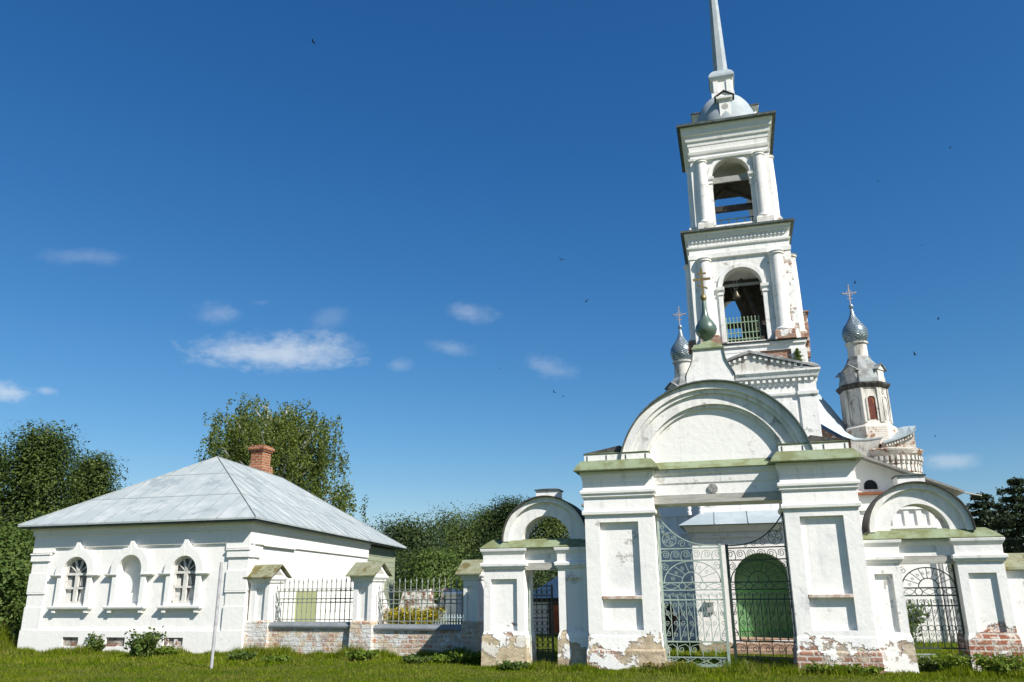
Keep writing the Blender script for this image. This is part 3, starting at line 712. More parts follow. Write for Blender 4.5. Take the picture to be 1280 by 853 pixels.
# perimeter wall at right
pw = Thing('perimeter_wall', 'white boundary wall with mossy cap and bare red bricks at the right photo edge', 'wall', G, (10.5, .8, 0))
mb = MB(); mb.box(7.66, 14, .62, 1.0, 0, 1.92)
for xx in range(5): mb.box(7.66 + xx * 1.55, 7.66 + xx * 1.55 + .3, .56, .62, 0, 1.92)
mb.box(7.96, 14, .565, .62, 1.7, 1.92); mb.box(7.66, 14, .54, .56, 0, .55)
pw.part('wall', mb, PIL3); pw.part('coping', MB().prism([(.46, 1.93), (.48, 1.99), (.82, 2.26), (1.16, 1.99), (1.18, 1.93)], 7.64, 14, 'x'), MOSS)

# ------------------------------------------------------------------ brick fence between house and gate
fence = Thing('brick_fence', 'low fence of peeling brick plinths, iron railings and white gabled posts between house and gates', 'fence', FN, (3.5, .3, 0))
def fpost(x0, x1, y0, y1, brick_z):
    mb = MB(); p0, p1 = max(x0 + .25 * (x1 - x0), x1 - .44), x1 - .22 * (x1 - x0)
    z0 = .9
    mb.box(x0, p0, y0, y0 + .06, z0, 1.86); mb.box(p1, x1, y0, y0 + .06, z0, 1.86); mb.box(p0, p1, y0, y0 + .06, 1.74, 1.86)
    mb.box(x0, x1, y0 + .06, y1, z0, 1.86)
    o = fence.part('post', mb, WHC)
    fence.part('post_base', MB().loft(x0, x1, y0, y1, [(0, .05), (.86, .03), (.9, .005)]), FBRK, o)
    fence.part('post_capital', MB().loft(x0, x1, y0, y1, [(1.86, .0), (1.9, .035), (1.93, .04), (1.99, .08), (2.04, .09)]), WHC, o)
    ym = (y0 + y1) / 2; hd = (y1 - y0) / 2 + .17
    fence.part('gable', MB().prism([(ym - hd + .07, 2.042), (ym + hd - .07, 2.042), (ym, 2.33)], x0 - .06, x1 + .06, 'x'), WHC, o)
    rm = MB(); A, B, Cc = (ym - hd, 2.02), (ym, 2.37), (ym + hd, 2.02); th = .03
    for (p, q) in ((A, B), (B, Cc)):
        rm.hexa([(x0 - .16, p[0], p[1]), (x1 + .16, p[0], p[1]), (x1 + .16, q[0], q[1]), (x0 - .16, q[0], q[1]),
                 (x0 - .16, p[0], p[1] + th), (x1 + .16, p[0], p[1] + th), (x1 + .16, q[0], q[1] + th), (x0 - .16, q[0], q[1] + th)])
    fence.part('post_roof', rm, MOSS, o)
    gm = MB(); xe = x1 + .062
    gm.add([(xe, ym - hd * .45, 2.09), (xe, ym + hd * .45, 2.09), (xe, ym, 2.24), (xe + .002, ym - hd * .45, 2.09), (xe + .002, ym + hd * .45, 2.09), (xe + .002, ym, 2.24)], [(0, 1, 2), (3, 5, 4), (0, 3, 4, 1), (1, 4, 5, 2), (2, 5, 3, 0)])
    fence.part('gable_inset', gm, FASC, o)
fpost(-.08, .56, .0, .62, .9); fpost(3.27, 3.84, -.04, .6, .9); fpost(6.46, 6.84, 0, .62, .9)
def rail_run(x0, x1, yc, zc, n, mat):
    mb = MB()
    for zz in (.08, .52, .62, .82): mb.box(x0, x1, yc - .014, yc + .014, zc + zz - .012, zc + zz + .012)
    for i in range(n):
        x = x0 + (x1 - x0) * (i + .5) / n; top = zc + 1.08 + .02 * math.sin(i * 2.3)
        mb.tube([(x, yc, zc), (x, yc, top)], .013, 5); mb.lathe([(.004, top - .06), (.026, top - .02), (.004, top + .08)], x, yc, 6)
        for zz in (.3, .7, .9): mb.lathe([(.012, zc + zz - .02), (.024, zc + zz), (.012, zc + zz + .02)], x, yc, 6)
        if i < n - 1:
            xm = x + (x1 - x0) / n / 2
            mb.tube([(xm + .075 * math.cos(2 * pi * q / 14), yc, zc + .57 + .06 * math.sin(2 * pi * q / 14)) for q in range(14)], .009, 4, True)
            mb.tube([(xm + .06 * math.cos(pi * q / 8), yc, zc + .83 + .06 * math.sin(pi * q / 8)) for q in range(9)], .008, 4)
    mb.tube([(x0 + .03, yc - .02, zc + .05), (x0 + .06, yc - .1, zc + .4), (x0 + .02, yc - .12, zc + .82)], .014, 5)
    return mb
fence.part('plinth', MB().box(.58, 3.25, .08, .52, 0, .70), FBRK); fence.part('coping', MB().loft(.58, 3.25, .08, .54, [(.70, 0.0), (.705, .05), (.74, .058), (.765, .055), (.85, -.03)]), SLAB)
fence.part('plinth', MB().box(3.86, 6.44, .08, .52, 0, .66), FBRK); fence.part('coping', MB().loft(3.86, 6.44, .08, .54, [(.66, 0.0), (.665, .05), (.70, .058), (.725, .055), (.80, -.03)]), SLAB)
fence.part('railing', rail_run(.64, 3.22, .28, .84, 17, FIRON), FIRON); fence.part('railing', rail_run(3.9, 6.40, .28, .80, 15, FIRON), FIRON)

# ------------------------------------------------------------------ house
house = Thing('house', 'whitewashed one-storey house with hipped tin roof and three arched window bays', 'house', H, (-3.8, 5, 0))
LW = 7.45
sa_ = R(98); SX, SY = math.cos(sa_), math.sin(sa_)           # side wall direction in the house frame
def hs(x, d): return (x + SX * d, SY * d)                    # plan point: x along front, d along the side
mb = MB()
T = .35
w1, w2, w3 = (-6.24, -5.34), (-4.27, -3.45), (-2.42, -1.6)
mb.wall(-LW, 0, .30, 3.3, 0, .3, [(w1[0], w1[1], 1.36, 2.26, True), (w2[0], w2[1], 1.36, 2.32, True), (w3[0], w3[1], 1.36, 2.26, True)])
mb.box(-LW, -5.92, 0, .3, 0, .30)
mb.wall(-5.92, -1.4, 0, .301, 0, .3, [])
poly = [hs(0, .3), hs(0, 11.4), hs(-LW, 11.4), hs(-LW, .3)]
body = MB()
body.prism([hs(0, .301), hs(0, 11.4), hs(-.3, 11.4), hs(-.3, .301)], 0, 3.3, 'z')
body.prism([hs(-LW, .301), hs(-LW, 11.4), hs(-LW + .3, 11.4), hs(-LW + .3, .301)], 0, 3.3, 'z')
body.prism([hs(-.3, 11.1), hs(-.3, 11.4), hs(-LW + .3, 11.4), hs(-LW + .3, 11.1)], 0, 3.3, 'z')
mb.add(body.v, body.f)
hw = house.part('wall', mb, HOU)
house.part('niche', MB().disc((w2[0] + w2[1]) / 2, 2.32, .44, .16, .3, 0, 180, 20).box(w2[0] - .03, w2[1] + .03, .16, .3, 1.3, 2.32), HOU, hw)
# plinth, quoins, cornice
pl = MB()
bws = [(-5.93, -5.36), (-4.4, -3.75), (-2.46, -1.82)]
pl.wall(-LW - .06, .06, 0, .62, -.07, -.001, [(a, b, .19, .44, False) for a, b in bws])
pl.prism([(.06, -.07), hs(.06, 11.45), hs(0.001, 11.45), (0.001, -.001)], 0, .60, 'z')
house.part('plinth', pl, HOU)
for i, (a, b) in enumerate(bws):
    v = MB().box(a - .02, b + .02, -.012, -.003, .17, .46)
    o = house.part('vent', v, VENT)
    br = MB().box(a + .02 + .3 * (i == 0), b - .03 - .22 * (i == 1), -.05, -.014, .19, .28 if i != 2 else .24)
    if i == 2: br.box(a + .05, a + .16, -.05, -.014, .24, .42); br.box(a + .34, a + .44, -.05, -.014, .24, .4)
    house.part('loose_brick', br, RUIN, o)
def quoin(x0, x1, side):
    q = MB()
    lev = [(.62, 1.28, .05), (1.28, 1.69, .03), (1.69, 2.25, .055), (2.25, 2.60, .03), (2.60, 2.84, .075)]
    for (a, b, p) in lev:
        xa, xb = (x0, x1)
        if side < 0: q.box(-LW - p, x1 - .0 + (p - .03), -p, -.0005, a, b - .001)
        else:
            q.box(x0 - (p - .03), p, -p, -.0005, a, b - .001)
            q.prism([(.0005, -.0004), (p, -.0004), hs(p, .62 + p), hs(.0005, .62 + p)], a, b - .001, 'z')
        q.box((-LW - p - .02) if side < 0 else x0 - p, (x1 + p) if side < 0 else p + .02, -p - .025, -.0006, b - .045, b - .002) if b in (1.69, 2.84) else None
    house.part('quoin', q, HOU, bevel=.008)
quoin(-LW, -6.86, -1); quoin(-.62, 0, 1)
def around(z0, z1, p, mat, name, back=11.45):
    m_ = MB()
    P4 = [(-LW - p, -p), (p, -p), hs(p, back), hs(-LW - p, back)]
    m_.prism(P4, z0, z1, 'z'); return m_
cn = MB()
for (z0, z1, p) in ((3.30, 3.36, .05), (3.36, 3.52, .10), (3.52, 3.60, .16), (3.60, 3.67, .22)):
    m_ = around(z0, z1, p, HOU, ''); cn.add(m_.v, m_.f)
cn.box(-6.7, -.72, -.055, -.0007, 3.0, 3.299); cn.box(-LW - .055, -6.7, -.05, -.0007, 2.86, 3.299); cn.box(-.72, .05, -.05, -.0007, 2.86, 3.299)
cn.prism([(.001, -.0009), (.05, -.0009), hs(.05, 11.4), hs(.001, 11.4)], 2.98, 3.299, 'z')
house.part('cornice', cn, HOU)
house.part('cornice_strip', MB().prism([hs(.051, .9), hs(.085, .9), hs(.085, 3.3), hs(.051, 3.3)], 2.95, 2.985, 'z'), HOU)
# window surrounds
def surround(a, b, spring, glazed):
    c = (a + b) / 2; r_ = (b - a) / 2; m_ = MB(); y0, y1 = -.13, -.0008
    ow = .24
    outer = [(a - ow, 2.15), (a - ow, 2.28)]
    for i in range(0, 9):
        an = pi - i * (pi * .36) / 8; outer.append((c + (r_ + ow) * math.cos(an), spring + .02 + (r_ + ow) * math.sin(an)))
    outer += [(c - .17, 2.93), (c - .1, 3.02), (c - .06, 3.14), (c, 3.2)]
    right = [(2 * c - x, z) for x, z in reversed(outer[:-1])]
    inner = [(b + .0, 2.15), (b, spring)] + [(c + r_ * math.cos(pi * i / 16), spring + r_ * math.sin(pi * i / 16)) for i in range(1, 16)] + [(a, spring), (a, 2.15)]
    # split into left and right halves so that the outline stays simple
    lh = [(a - ow, 2.15)] + outer[1:] + [(c, spring + r_)] + [(c - r_ * math.sin(pi / 2 * i / 8), spring + r_ * math.cos(pi / 2 * i / 8)) for i in range(1, 8)] + [(a, spring), (a, 2.15)]
    rh = [(2 * c - x, z) for x, z in reversed(lh)]
    m_.prism(lh, y0, y1); m_.prism(rh, y0, y1)
    m_.box(a - .17, a, y0 + .03, y1, 1.30, 2.15); m_.box(b, b + .17, y0 + .03, y1, 1.30, 2.15)
    o = house.part('window_surround', m_, HOU, bevel=.012)
    for s in (-1, 1):
        im = MB(); e = a if s < 0 else b
        lo_, hi_ = sorted((e + s * .02, e + s * .40))
        im.loft(lo_, hi_, -.12, -.001, [(2.13, -.02), (2.17, .02), (2.2, .025)])
        house.part('impost', im, HOU, o)
    sl_ = MB(); sl_.loft(a - .30, b + .26, -.15, -.001, [(1.2, -.02), (1.235, .01), (1.29, .02), (1.30, .0)])
    for xx in (a - .18, b + .06): sl_.box(xx, xx + .12, -.12, -.0012, 1.11, 1.2)
    house.part('sill', sl_, HOU, o, bevel=.006)
    if glazed:
        wn = MB(); f0, f1 = .02, .075; t = .075
        wn.box(a, a + t, f0, f1, 1.36, spring); wn.box(b - t, b, f0, f1, 1.36, spring); wn.box(a, b, f0, f1, 1.36, 1.36 + t); wn.box(a, b, f0 - .005, f1, spring - .08, spring - .01)
        wn.box(c - .06, c + .06, f0 - .01, f1, 1.36, spring - .06); wn.box(a, b, f0 + .005, f1 - .005, 1.78, 1.84)
        wn.ring(c, spring, r_ - t, r_, f0, f1, 0, 180, 20)
        for an in (68, 112):
            ca, sn = math.cos(R(an)), math.sin(R(an)); w_ = .03
            q = [(c + .0 * ca, spring), (c + (r_ - .02) * ca, spring + (r_ - .02) * sn)]
            wn.tube([(q[0][0], (f0 + f1) / 2, q[0][1]), (q[1][0], (f0 + f1) / 2, q[1][1])], .036, 4)
        for an in (35, 145):
            ca, sn = math.cos(R(an)), math.sin(R(an))
            wn.tube([(c + .06 * ca, (f0 + f1) / 2, spring), (c + (r_ - .02) * ca, (f0 + f1) / 2, spring + (r_ - .02) * sn)], .02, 4)
        wo_ = house.part('window', wn, WOODW)
        gl = MB().disc(c, spring, r_ - .01, .10, .11, 0, 180, 20).box(a, b, .10, .11, 1.36, spring)
        house.part('glass', gl, GLASS, wo_)
        # cloths and boards standing behind the panes
        cu_ = MB()
        cu_.add([(a + .05, .092, 1.4), (a + .27, .092, 1.4), (a + .21, .092, 2.05), (a + .05, .092, 2.18)], [(0, 1, 2, 3)])
        cu_.add([(c + .07, .092, 1.4), (b - .09, .092, 1.42), (b - .16, .092, 1.78), (c + .15, .092, 1.78)], [(0, 1, 2, 3)])
        cu_.add([(c + .07, .092, 1.88), (c + .2, .092, 1.88), (c + .12, .092, 2.1), (c + .07, .092, 2.16)], [(0, 1, 2, 3)])
        house.part('curtain', cu_, WOODW, wo_)
surround(*w1, 2.26, True); surround(*w2, 2.32, False); surround(*w3, 2.26, True)
# side door seen above the railing
dd = MB().prism([hs(.0, 3.75), hs(.035, 3.75), hs(.035, 5.55), hs(.0, 5.55)], .2, 1.66, 'z')
house.part('door', dd, SHUT)
# boarded extension
ex = MB().prism([hs(-.10, 11.46), hs(-.10, 15.9), hs(-LW + .2, 15.9), hs(-LW + .2, 11.46)], 0, 3.5, 'z')
for i in range(17):
    z = .1 + i * .2
    ex.prism([hs(-.099, 11.46), hs(-.07, 11.46), hs(-.07, 15.9), hs(-.099, 15.9)], z, z + .185, 'z')
e_ = house.part('boarded_extension', ex, BOARD)
house.part('corner_board', MB().prism([hs(-.068, 15.8), hs(-.04, 15.8), hs(-.04, 15.94), hs(-.068, 15.94)], 0, 3.45, 'z'), BOARD, e_)
# roof: hip front, ridge, long hip back
ov = .42; EZ = 3.68; RZ = 6.32
c0, c1, c2, c3 = hs(-LW - ov, 0), hs(ov, 0), hs(ov, 16.7), hs(-LW - ov, 16.7)
FL = Vector((-LW - ov, -ov, EZ)); FR_ = Vector((ov - .02, -ov, EZ)); BR = Vector((*hs(ov - .1, 16.7), EZ - .04)); BL = Vector((*hs(-LW - ov, 16.7), EZ - .04))
RA = Vector((*hs(-3.75, 4.3), RZ)); RB = Vector((*hs(-3.75, 10.2), RZ))
rf = MB()
pts = [FL, FR_, BR, BL, RA, RB]
dn = Vector((0, 0, -.05))
rf.add(pts + [p + dn for p in pts[:4]], [(0, 1, 4), (1, 2, 5, 4), (2, 3, 5), (3, 0, 4, 5), (0, 6, 7, 1), (1, 7, 8, 2), (2, 8, 9, 3), (3, 9, 6, 0), (9, 8, 7, 6)])
def lerp(a, b, t): return a + (b - a) * t
sm_ = MB()
def seam(p, q, r=.012): sm_.tube([p + Vector((0, 0, .006)), q + Vector((0, 0, .006))], r, 4)
for p, q in ((FL, RA), (FR_, RA), (RA, RB), (BR, RB), (BL, RB)): seam(p, q, .022)
# seams running up the slopes
n = 13
for i in range(1, n):
    t = i / n; p = lerp(FL, FR_, t); tp = 0.5
    q = lerp(FL, RA, t / .5) if t < .5 else lerp(FR_, RA, (1 - t) / .5)
    # seam climbs parallel to the slope line
    f = min(t, 1 - t) * 2
    up = RA - lerp(FL, FR_, .5)
    seam(p, p + up * f * .985)
n = 22
up = RA - (FR_ + (BR - FR_) * (4.3 / 16.7))
for i in range(1, n):
    d = 17.1 * i / n; p = FR_ + (BR - FR_) * (i / n)
    f = min(1, d / 4.6, (17.1 - d) / 6.3)
    seam(p, p + up * max(0, f * .985))
for t in (.33, .68):
    a = lerp(FL, RA, t); b = lerp(FR_, RA, t); c = lerp(BR, RB, t)
    seam(a, b, .008); seam(b, c, .008)
roof = house.part('roof', rf, TIN)
house.part('seams', sm_, SEAM, roof)
house.part('eave_board', MB().add([FL + Vector((.05, .05, -.052)), FR_ + Vector((-.05, .05, -.052)), BR + Vector((-.05, -.05, -.052)), BL + Vector((.05, -.05, -.052)), FL + Vector((.05, .05, -.10)), FR_ + Vector((-.05, .05, -.10)), BR + Vector((-.05, -.05, -.10)), BL + Vector((.05, -.05, -.10))],
           [(0, 1, 5, 4), (1, 2, 6, 5), (2, 3, 7, 6), (3, 0, 4, 7), (4, 5, 6, 7), (0, 3, 2, 1)]), DARKM, roof)
ch = MB(); ccx, ccy = hs(-4.15, 8.7)
ch.loft(ccx - .27, ccx + .27, ccy - .31, ccy + .31, [(5.7, .1), (6.55, .09), (6.62, .07), (6.64, 0.0), (7.2, 0.0), (7.21, .05), (7.28, .055), (7.29, .10), (7.40, .105), (7.41, .05), (7.46, .04)])
house.part('chimney', ch, CHIM, roof)

# ------------------------------------------------------------------ bell tower
CX, CY = 3.47, 9.8
tower = Thing('bell_tower', 'tall white three-tier bell tower with dome and tin spire behind the main gateway', 'bell tower', G, (CX, CY, 0))
def sq(h): return (CX - h, CX + h, CY - h, CY + h)
h1 = 1.88
mb = MB().loft(*sq(h1 - .03), [(0, .1), (.5, .1), (.52, 0), (7.42, 0), (7.43, .05), (7.5, .06), (7.51, .0), (7.78, .0)])
for sx in (-1, 1):
    for s2 in (-1, 1):
        a0, a1 = sorted((CX + sx * (h1 - .5), CX + sx * (h1 + .02))); b0, b1 = sorted((CY + s2 * (h1 - .5), CY + s2 * (h1 + .02)))
        mb.box(a0, a1, b0, b1, .5, 7.40)
        mb.loft(a0, a1, b0, b1, [(7.40, .0), (7.42, .05), (7.52, .06), (7.53, .01), (7.76, .01)])
# raised panel frames on the front
for (a, b) in ((CX - 1.25, CX - .35), (CX + .35, CX + 1.25)):
    mb.box(a, b, CY - h1 - .02, CY - h1 + .05, 5.1, 7.2)
base = tower.part('tower_base', mb, TOW)
def around4(face, cx_=CX, cy_=CY):
    a = face * pi / 2
    def rot(p):
        q = p - Vector((cx_, cy_, 0)); return Vector((cx_ + q.x * math.cos(a) - q.y * math.sin(a), cy_ + q.x * math.sin(a) + q.y * math.cos(a), p.z))
    return rot
for face in range(4):
    m_ = MB()
    for i in range(21):
        tt = -1.8 + 3.6 * i / 20; m_.box(CX + tt - .045, CX + tt + .045, CY - h1 - .09, CY - h1 + .05, 7.86, 7.97)
    tower.part('dentils', m_.map(around4(face)), WHC, base)
tower.part('cornice', MB().loft(*sq(h1), [(7.76, .0), (7.98, .02), (7.985, .12), (8.1, .15), (8.16, .2), (8.22, .2)]), TOW, base)
pdm = MB(); pr_ = MB()
for face in range(4):
    def rot(p):
        q = p - Vector((CX, CY, 0)); a = face * pi / 2; return Vector((CX + q.x * math.cos(a) - q.y * math.sin(a), CY + q.x * math.sin(a) + q.y * math.cos(a), p.z))
    e = h1 + .12
    m_ = MB().prism([(CX - e + .12, 8.221), (CX + e - .12, 8.221), (CX, 8.86)], CY - h1 - .08, CY - h1 + .3)
    m_.map(rot); pdm.add(m_.v, m_.f)
    m_ = MB()
    for s in (-1, 1):
        x0_, x1_ = CX + s * (e + .04), CX
        m_.hexa([(x0_, CY - h1 - .19, 8.222), (x1_, CY - h1 - .19, 8.86), (x1_, CY - h1 + .6, 8.86), (x0_, CY - h1 + .6, 8.222), (x0_, CY - h1 - .19, 8.29), (x1_, CY - h1 - .19, 8.95), (x1_, CY - h1 + .6, 8.95), (x0_, CY - h1 + .6, 8.29)])
    m_.map(rot); pr_.add(m_.v, m_.f)
for s in (-1, 1):
    m_ = MB()
    for i in range(9):
        t_2 = .12 + .8 * i / 8; xx = CX + s * h1 * (1 - t_2) * .93; zz = 8.24 + .5 * t_2; m_.box(xx - .04, xx + .04, CY - h1 - .15, CY - h1 - .05, zz - .02, zz + .07)
    tower.part('raking_dentils', m_, WHC, base)
tower.part('pediment', pdm, WORN, base); tower.part('pediment_roof', pr_, DARKM if False else simple('raking_cornice', (.36, .36, .35), (.16, .17, .17), 5, .4, .62, .8), base)
tower.part('brick_attic', MB().loft(*sq(1.70), [(8.22, 0), (9.2, 0)]), BRK)
at = MB()
for (z0, z1, p) in ((8.98, 9.16, .05), (9.16, 9.26, .1)): at.loft(*sq(1.70), [(z0, p), (z1, p)])
for sx in (-1, 1):
    for s2 in (-1, 1):
        a0, a1 = sorted((CX + sx * 1.3, CX + sx * 1.78)); b0, b1 = sorted((CY + s2 * 1.3, CY + s2 * 1.78)); at.box(a0, a1, b0, b1, 8.22, 8.98)
at.box(CX - 1.3, CX + .35, CY - 1.74, CY - 1.6, 8.5, 8.98)
tower.part('attic_band', at, TOW)
tower.part('ledge', MB().loft(*sq(1.72), [(9.261, .11), (9.30, .12), (9.33, .0)]), BLACKM)
def belfry(nm_, h, z0, z1, sill, spring, r_, th, colx, colr, colz0, colz1, mat):
    m_ = MB(); f0, f1 = CY - h, CY + h
    op = [(CX - r_, CX + r_, sill, spring, True)]
    m_.wall(CX - h, CX + h, z0, z1, f0, f0 + th, op); m_.wall(CX - h, CX + h, z0, z1, f1 - th, f1, op)
    op2 = [(CY - r_, CY + r_, sill, spring, True)]
    m_.wall(CY - h + th, CY + h - th, z0, z1, CX - h, CX - h + th, op2, 'x'); m_.wall(CY - h + th, CY + h - th, z0, z1, CX + h - th, CX + h, op2, 'x')
    m_.box(CX - h + th, CX + h - th, f0 + th, f1 - th, z0, z0 + .04)
    m_.box(CX - h + th, CX + h - th, f0 + th, f1 - th, z1 - .12, z1)
    b_ = tower.part(nm_, m_, mat)
    for face in range(4):
        a = face * pi / 2
        def rot(p):
            q = p - Vector((CX, CY, 0)); return Vector((CX + q.x * math.cos(a) - q.y * math.sin(a), CY + q.x * math.sin(a) + q.y * math.cos(a), p.z))
        m2 = MB().ring(CX, spring, r_ - .002, r_ + .13, f0 - .05, f0 + .05, 0, 180, 24)
        for s in (-1, 1):
            x0_, x1_ = sorted((CX + s * (r_ - .01), CX + s * (r_ + .14)))
            m2.box(x0_, x1_, f0 - .045, f0 + .02, sill, spring - .14)
            m2.loft(x0_, x1_, f0 - .045, f0 + .3, [(spring - .30, 0), (spring - .29, .03), (spring - .25, .03), (spring - .24, 0), (spring - .14, .01), (spring - .12, .05), (spring - .02, .06), (spring, 0)])
        tower.part('archivolt', m2.map(rot), mat, b_)
        for s in (-1, 1):
            xc = CX + s * colx
            m3 = MB().lathe([(colr * 1.25, colz0), (colr * 1.25, colz0 + .06), (colr * 1.05, colz0 + .1), (colr, colz0 + .2), (colr, (colz0 + colz1) / 2), (colr * .9, colz1 - .12), (colr * .9, colz1 - .1), (colr * 1.08, colz1 - .08), (colr * 1.08, colz1 - .05), (colr * .95, colz1 - .04), (colr * 1.15, colz1)], xc, f0 - .02, 20)
            tower.part('column', m3.map(rot), mat, b_, smooth=True)
            m4 = MB().loft(xc - colr * 1.15, xc + colr * 1.15, f0 - .02 - colr * 1.1, f0, [(z0, .05), (colz0 - .06, .03), (colz0 + .001, .0)])
            tower.part('column_pedestal', m4.map(rot), BRK if nm_ == 'lower_belfry' else WORN, b_)
            m5 = MB(); x0_, x1_ = sorted((CX + s * (h - .3), CX + s * (h + .05)))
            m5.box(x0_, x1_, f0 - .06, f0 + .0, z0, z1 - .1)
            tower.part('corner_pilaster', m5.map(rot), TOWB if (nm_ == 'lower_belfry' and face == 1) or (face == 0 and s > 0 and nm_ == 'lower_belfry') else mat, b_)
    return b_
hl = 1.60
lb = belfry('lower_belfry', hl, 9.3, 12.5, 9.4, 11.36, .655, .42, 1.18, .24, 9.62, 12.4, TOW)
le = MB().loft(*sq(hl), [(12.42, .0), (12.44, .08), (12.6, .09), (12.62, .05), (12.82, .05), (12.84, .1), (12.9, .11), (12.92, .04), (13.04, .05), (13.2, .07), (13.22, .12), (13.32, .14), (13.36, .17), (13.40, .17)])
ent = tower.part('entablature', le, WHC)
for face in range(4):
    m_ = MB()
    for i in range(24):
        tt = -1.5 + 3.0 * i / 23; m_.box(CX + tt - .03, CX + tt + .03, CY - hl - .10, CY - hl, 13.06, 13.17)
    tower.part('dentils', m_.map(around4(face)), WHC, ent)
tower.part('cornice_roof', MB().loft(*sq(hl), [(13.401, .285), (13.47, .29), (13.56, -.1)]), DARKM, ent)
hu = 1.30
ub = belfry('upper_belfry', hu, 13.5, 16.5, 13.8, 15.7, .655, .34, .99, .21, 13.86, 16.34, TOW)
ue = MB().loft(*sq(hu), [(16.36, .0), (16.38, .1), (16.46, .12), (16.48, .05), (16.62, .05), (16.64, .1), (16.72, .12), (16.74, .06), (16.95, .08), (16.97, .10), (17.12, .12), (17.14, .16), (17.34, .2), (17.36, .25), (17.56, .27), (17.58, .31), (17.66, .31)])
ent2 = tower.part('entablature', ue, WHC)
tower.part('cornice_roof', MB().loft(*sq(hu), [(17.661, .435), (17.745, .44), (17.9, -.1)]), DARKM, ent2)
DX, DY = CX + .06, CY
d8 = pi / 8
tower.part('dome', MB().lathe([(1.16, 17.75), (1.16, 18.25), (1.13, 18.5), (1.05, 18.8), (.92, 19.1), (.74, 19.36), (.52, 19.55), (.42, 19.6)], DX, DY, 24), DOMT, smooth=30)
lu = MB(); lur = MB(); lud = []
for face in range(4):
    a = face * pi / 2
    def rot(p): return Vector((DX + p.x * math.cos(a) - p.y * math.sin(a), DY + p.x * math.sin(a) + p.y * math.cos(a), p.z))
    m_ = MB(); m_.box(-.2, .2, -1.14, -.5, 18.2, 18.86); m_.loft(-.2, .2, -1.14, -.5, [(18.86, .0), (18.9, .09), (18.98, .1)]); m_.prism([(-.29, 18.981), (.29, 18.981), (0, 19.18)], -1.2, -.5); m_.map(rot); lu.add(m_.v, m_.f)
    m_ = MB()
    for s in (-1, 1):
        m_.hexa([(s * .36, -1.26, 18.96), (0, -1.26, 19.19), (0, -.45, 19.19), (s * .36, -.45, 18.96), (s * .36, -1.26, 18.99), (0, -1.26, 19.23), (0, -.45, 19.23), (s * .36, -.45, 18.99)])
    m_.map(rot); lur.add(m_.v, m_.f)
    lud.append(MB().disc(0, 18.6, .12, -1.148, -1.12, 0, 360, 16).map(rot))
l_ = tower.part('lucarne', lu, WHC); tower.part('lucarne_roof', lur, BLACKM, l_); [tower.part('oculus', q_, FASC, l_) for q_ in lud]
ln = MB().loft(DX - .36, DX + .36, DY - .36, DY + .36, [(19.5, .06), (19.68, .06), (19.7, 0), (20.22, 0), (20.24, .04), (20.34, .08)])
for face in range(4):
    a = face * pi / 2
    for s in (-1, 1):
        m_ = MB().box(s * .24 - .09, s * .24 + .09, -.40, -.33, 19.72, 20.2); m_.map(lambda p: Vector((DX + p.x * math.cos(a) - p.y * math.sin(a), DY + p.x * math.sin(a) + p.y * math.cos(a), p.z))); ln.add(m_.v, m_.f)
la = tower.part('lantern', ln, TOW)
tower.part('lantern_cap', MB().loft(DX - .36, DX + .36, DY - .36, DY + .36, [(20.341, .10), (20.39, .115), (20.5, .09), (20.62, .02), (20.72, -.06), (20.76, -.1)]), DOMT, la)
sp = tower.part('spire', MB().lathe([(.31, 20.7), (.285, 20.9), (.175, 24.3), (.03, 29.0)], DX, DY, 8, d8), DOMT)
tower.part('ball', MB().lathe([(.03, 28.9), (.14, 29.0), (.18, 29.12), (.14, 29.24), (.03, 29.34)], DX, DY, 16), GOLD, sp, smooth=True)
tower.part('cross', MB().box(DX - .04, DX + .04, DY - .03, DY + .03, 29.3, 30.7).box(DX - .35, DX + .35, DY - .029, DY + .029, 30.1, 30.18).box(DX - .18, DX + .18, DY - .028, DY + .028, 30.4, 30.46), GOLD, sp)
# interiors: beams and an added dark screen
bm_ = MB()
y_ = CY - hl + .5
bm_.box(CX - 1.17, CX + 1.17, y_, y_ + .14, 11.62, 11.75)
bm_.box(CX - 1.17, CX + 1.17, CY + .7, CY + .85, 10.62, 10.78)
bm_.tube([(CX - .35, y_ + .7, 11.9), (CX + .5, y_ + .9, 9.35)], .13, 4); bm_.tube([(CX + .0, y_ + .35, 11.9), (CX + .75, y_ + .3, 9.4)], .08, 4)
bm_.box(CX - .05, CX + 1.17, CY + 1.0, CY + 1.06, 10.3, 12.3)  # added dark boards across the back arch make the interior look dark
bm_.box(CX - 1.17, CX - .05, CY + 1.0, CY + 1.06, 11.75, 12.3)
bm_.box(CX - 1.17, CX + 1.17, CY + .9, CY + .96, 9.35, 10.3)
tower.part('bell_frame_and_dark_screen', bm_, WOODD, lb)
tower.part('tie_board', MB().box(CX - .7, CX + .7, y_ - .02, y_ + .0, 11.52, 11.62), WOODG, lb)
bu = MB(); yu = CY - hu
bu.box(CX - .95, CX + .95, yu + .5, yu + .66, 14.55, 14.75)
bu.tube([(CX - .9, yu + .8, 15.0), (CX - .1, yu + .8, 15.68)], .09, 4); bu.tube([(CX + .9, yu + .8, 14.95), (CX - .2, yu + .8, 15.55)], .09, 4)
bu.box(CX - .95, CX + .95, yu + .36, CY + .4, 15.62, 15.72)
tower.part('belfry_beams', bu, WOODD, ub)
tower.part('tie_board', MB().box(CX - .655, CX + .655, yu + .14, yu + .2, 15.5, 15.72), WOODG, ub)
rl = MB()
for i in range(10):
    x = CX - .62 + 1.05 * i / 9; rl.tube([(x, CY - hl + .12, 9.4), (x, CY - hl + .12, 10.22)], .017, 5); rl.lathe([(.005, 10.2), (.03, 10.24), (.005, 10.3)], x, CY - hl + .12, 6)
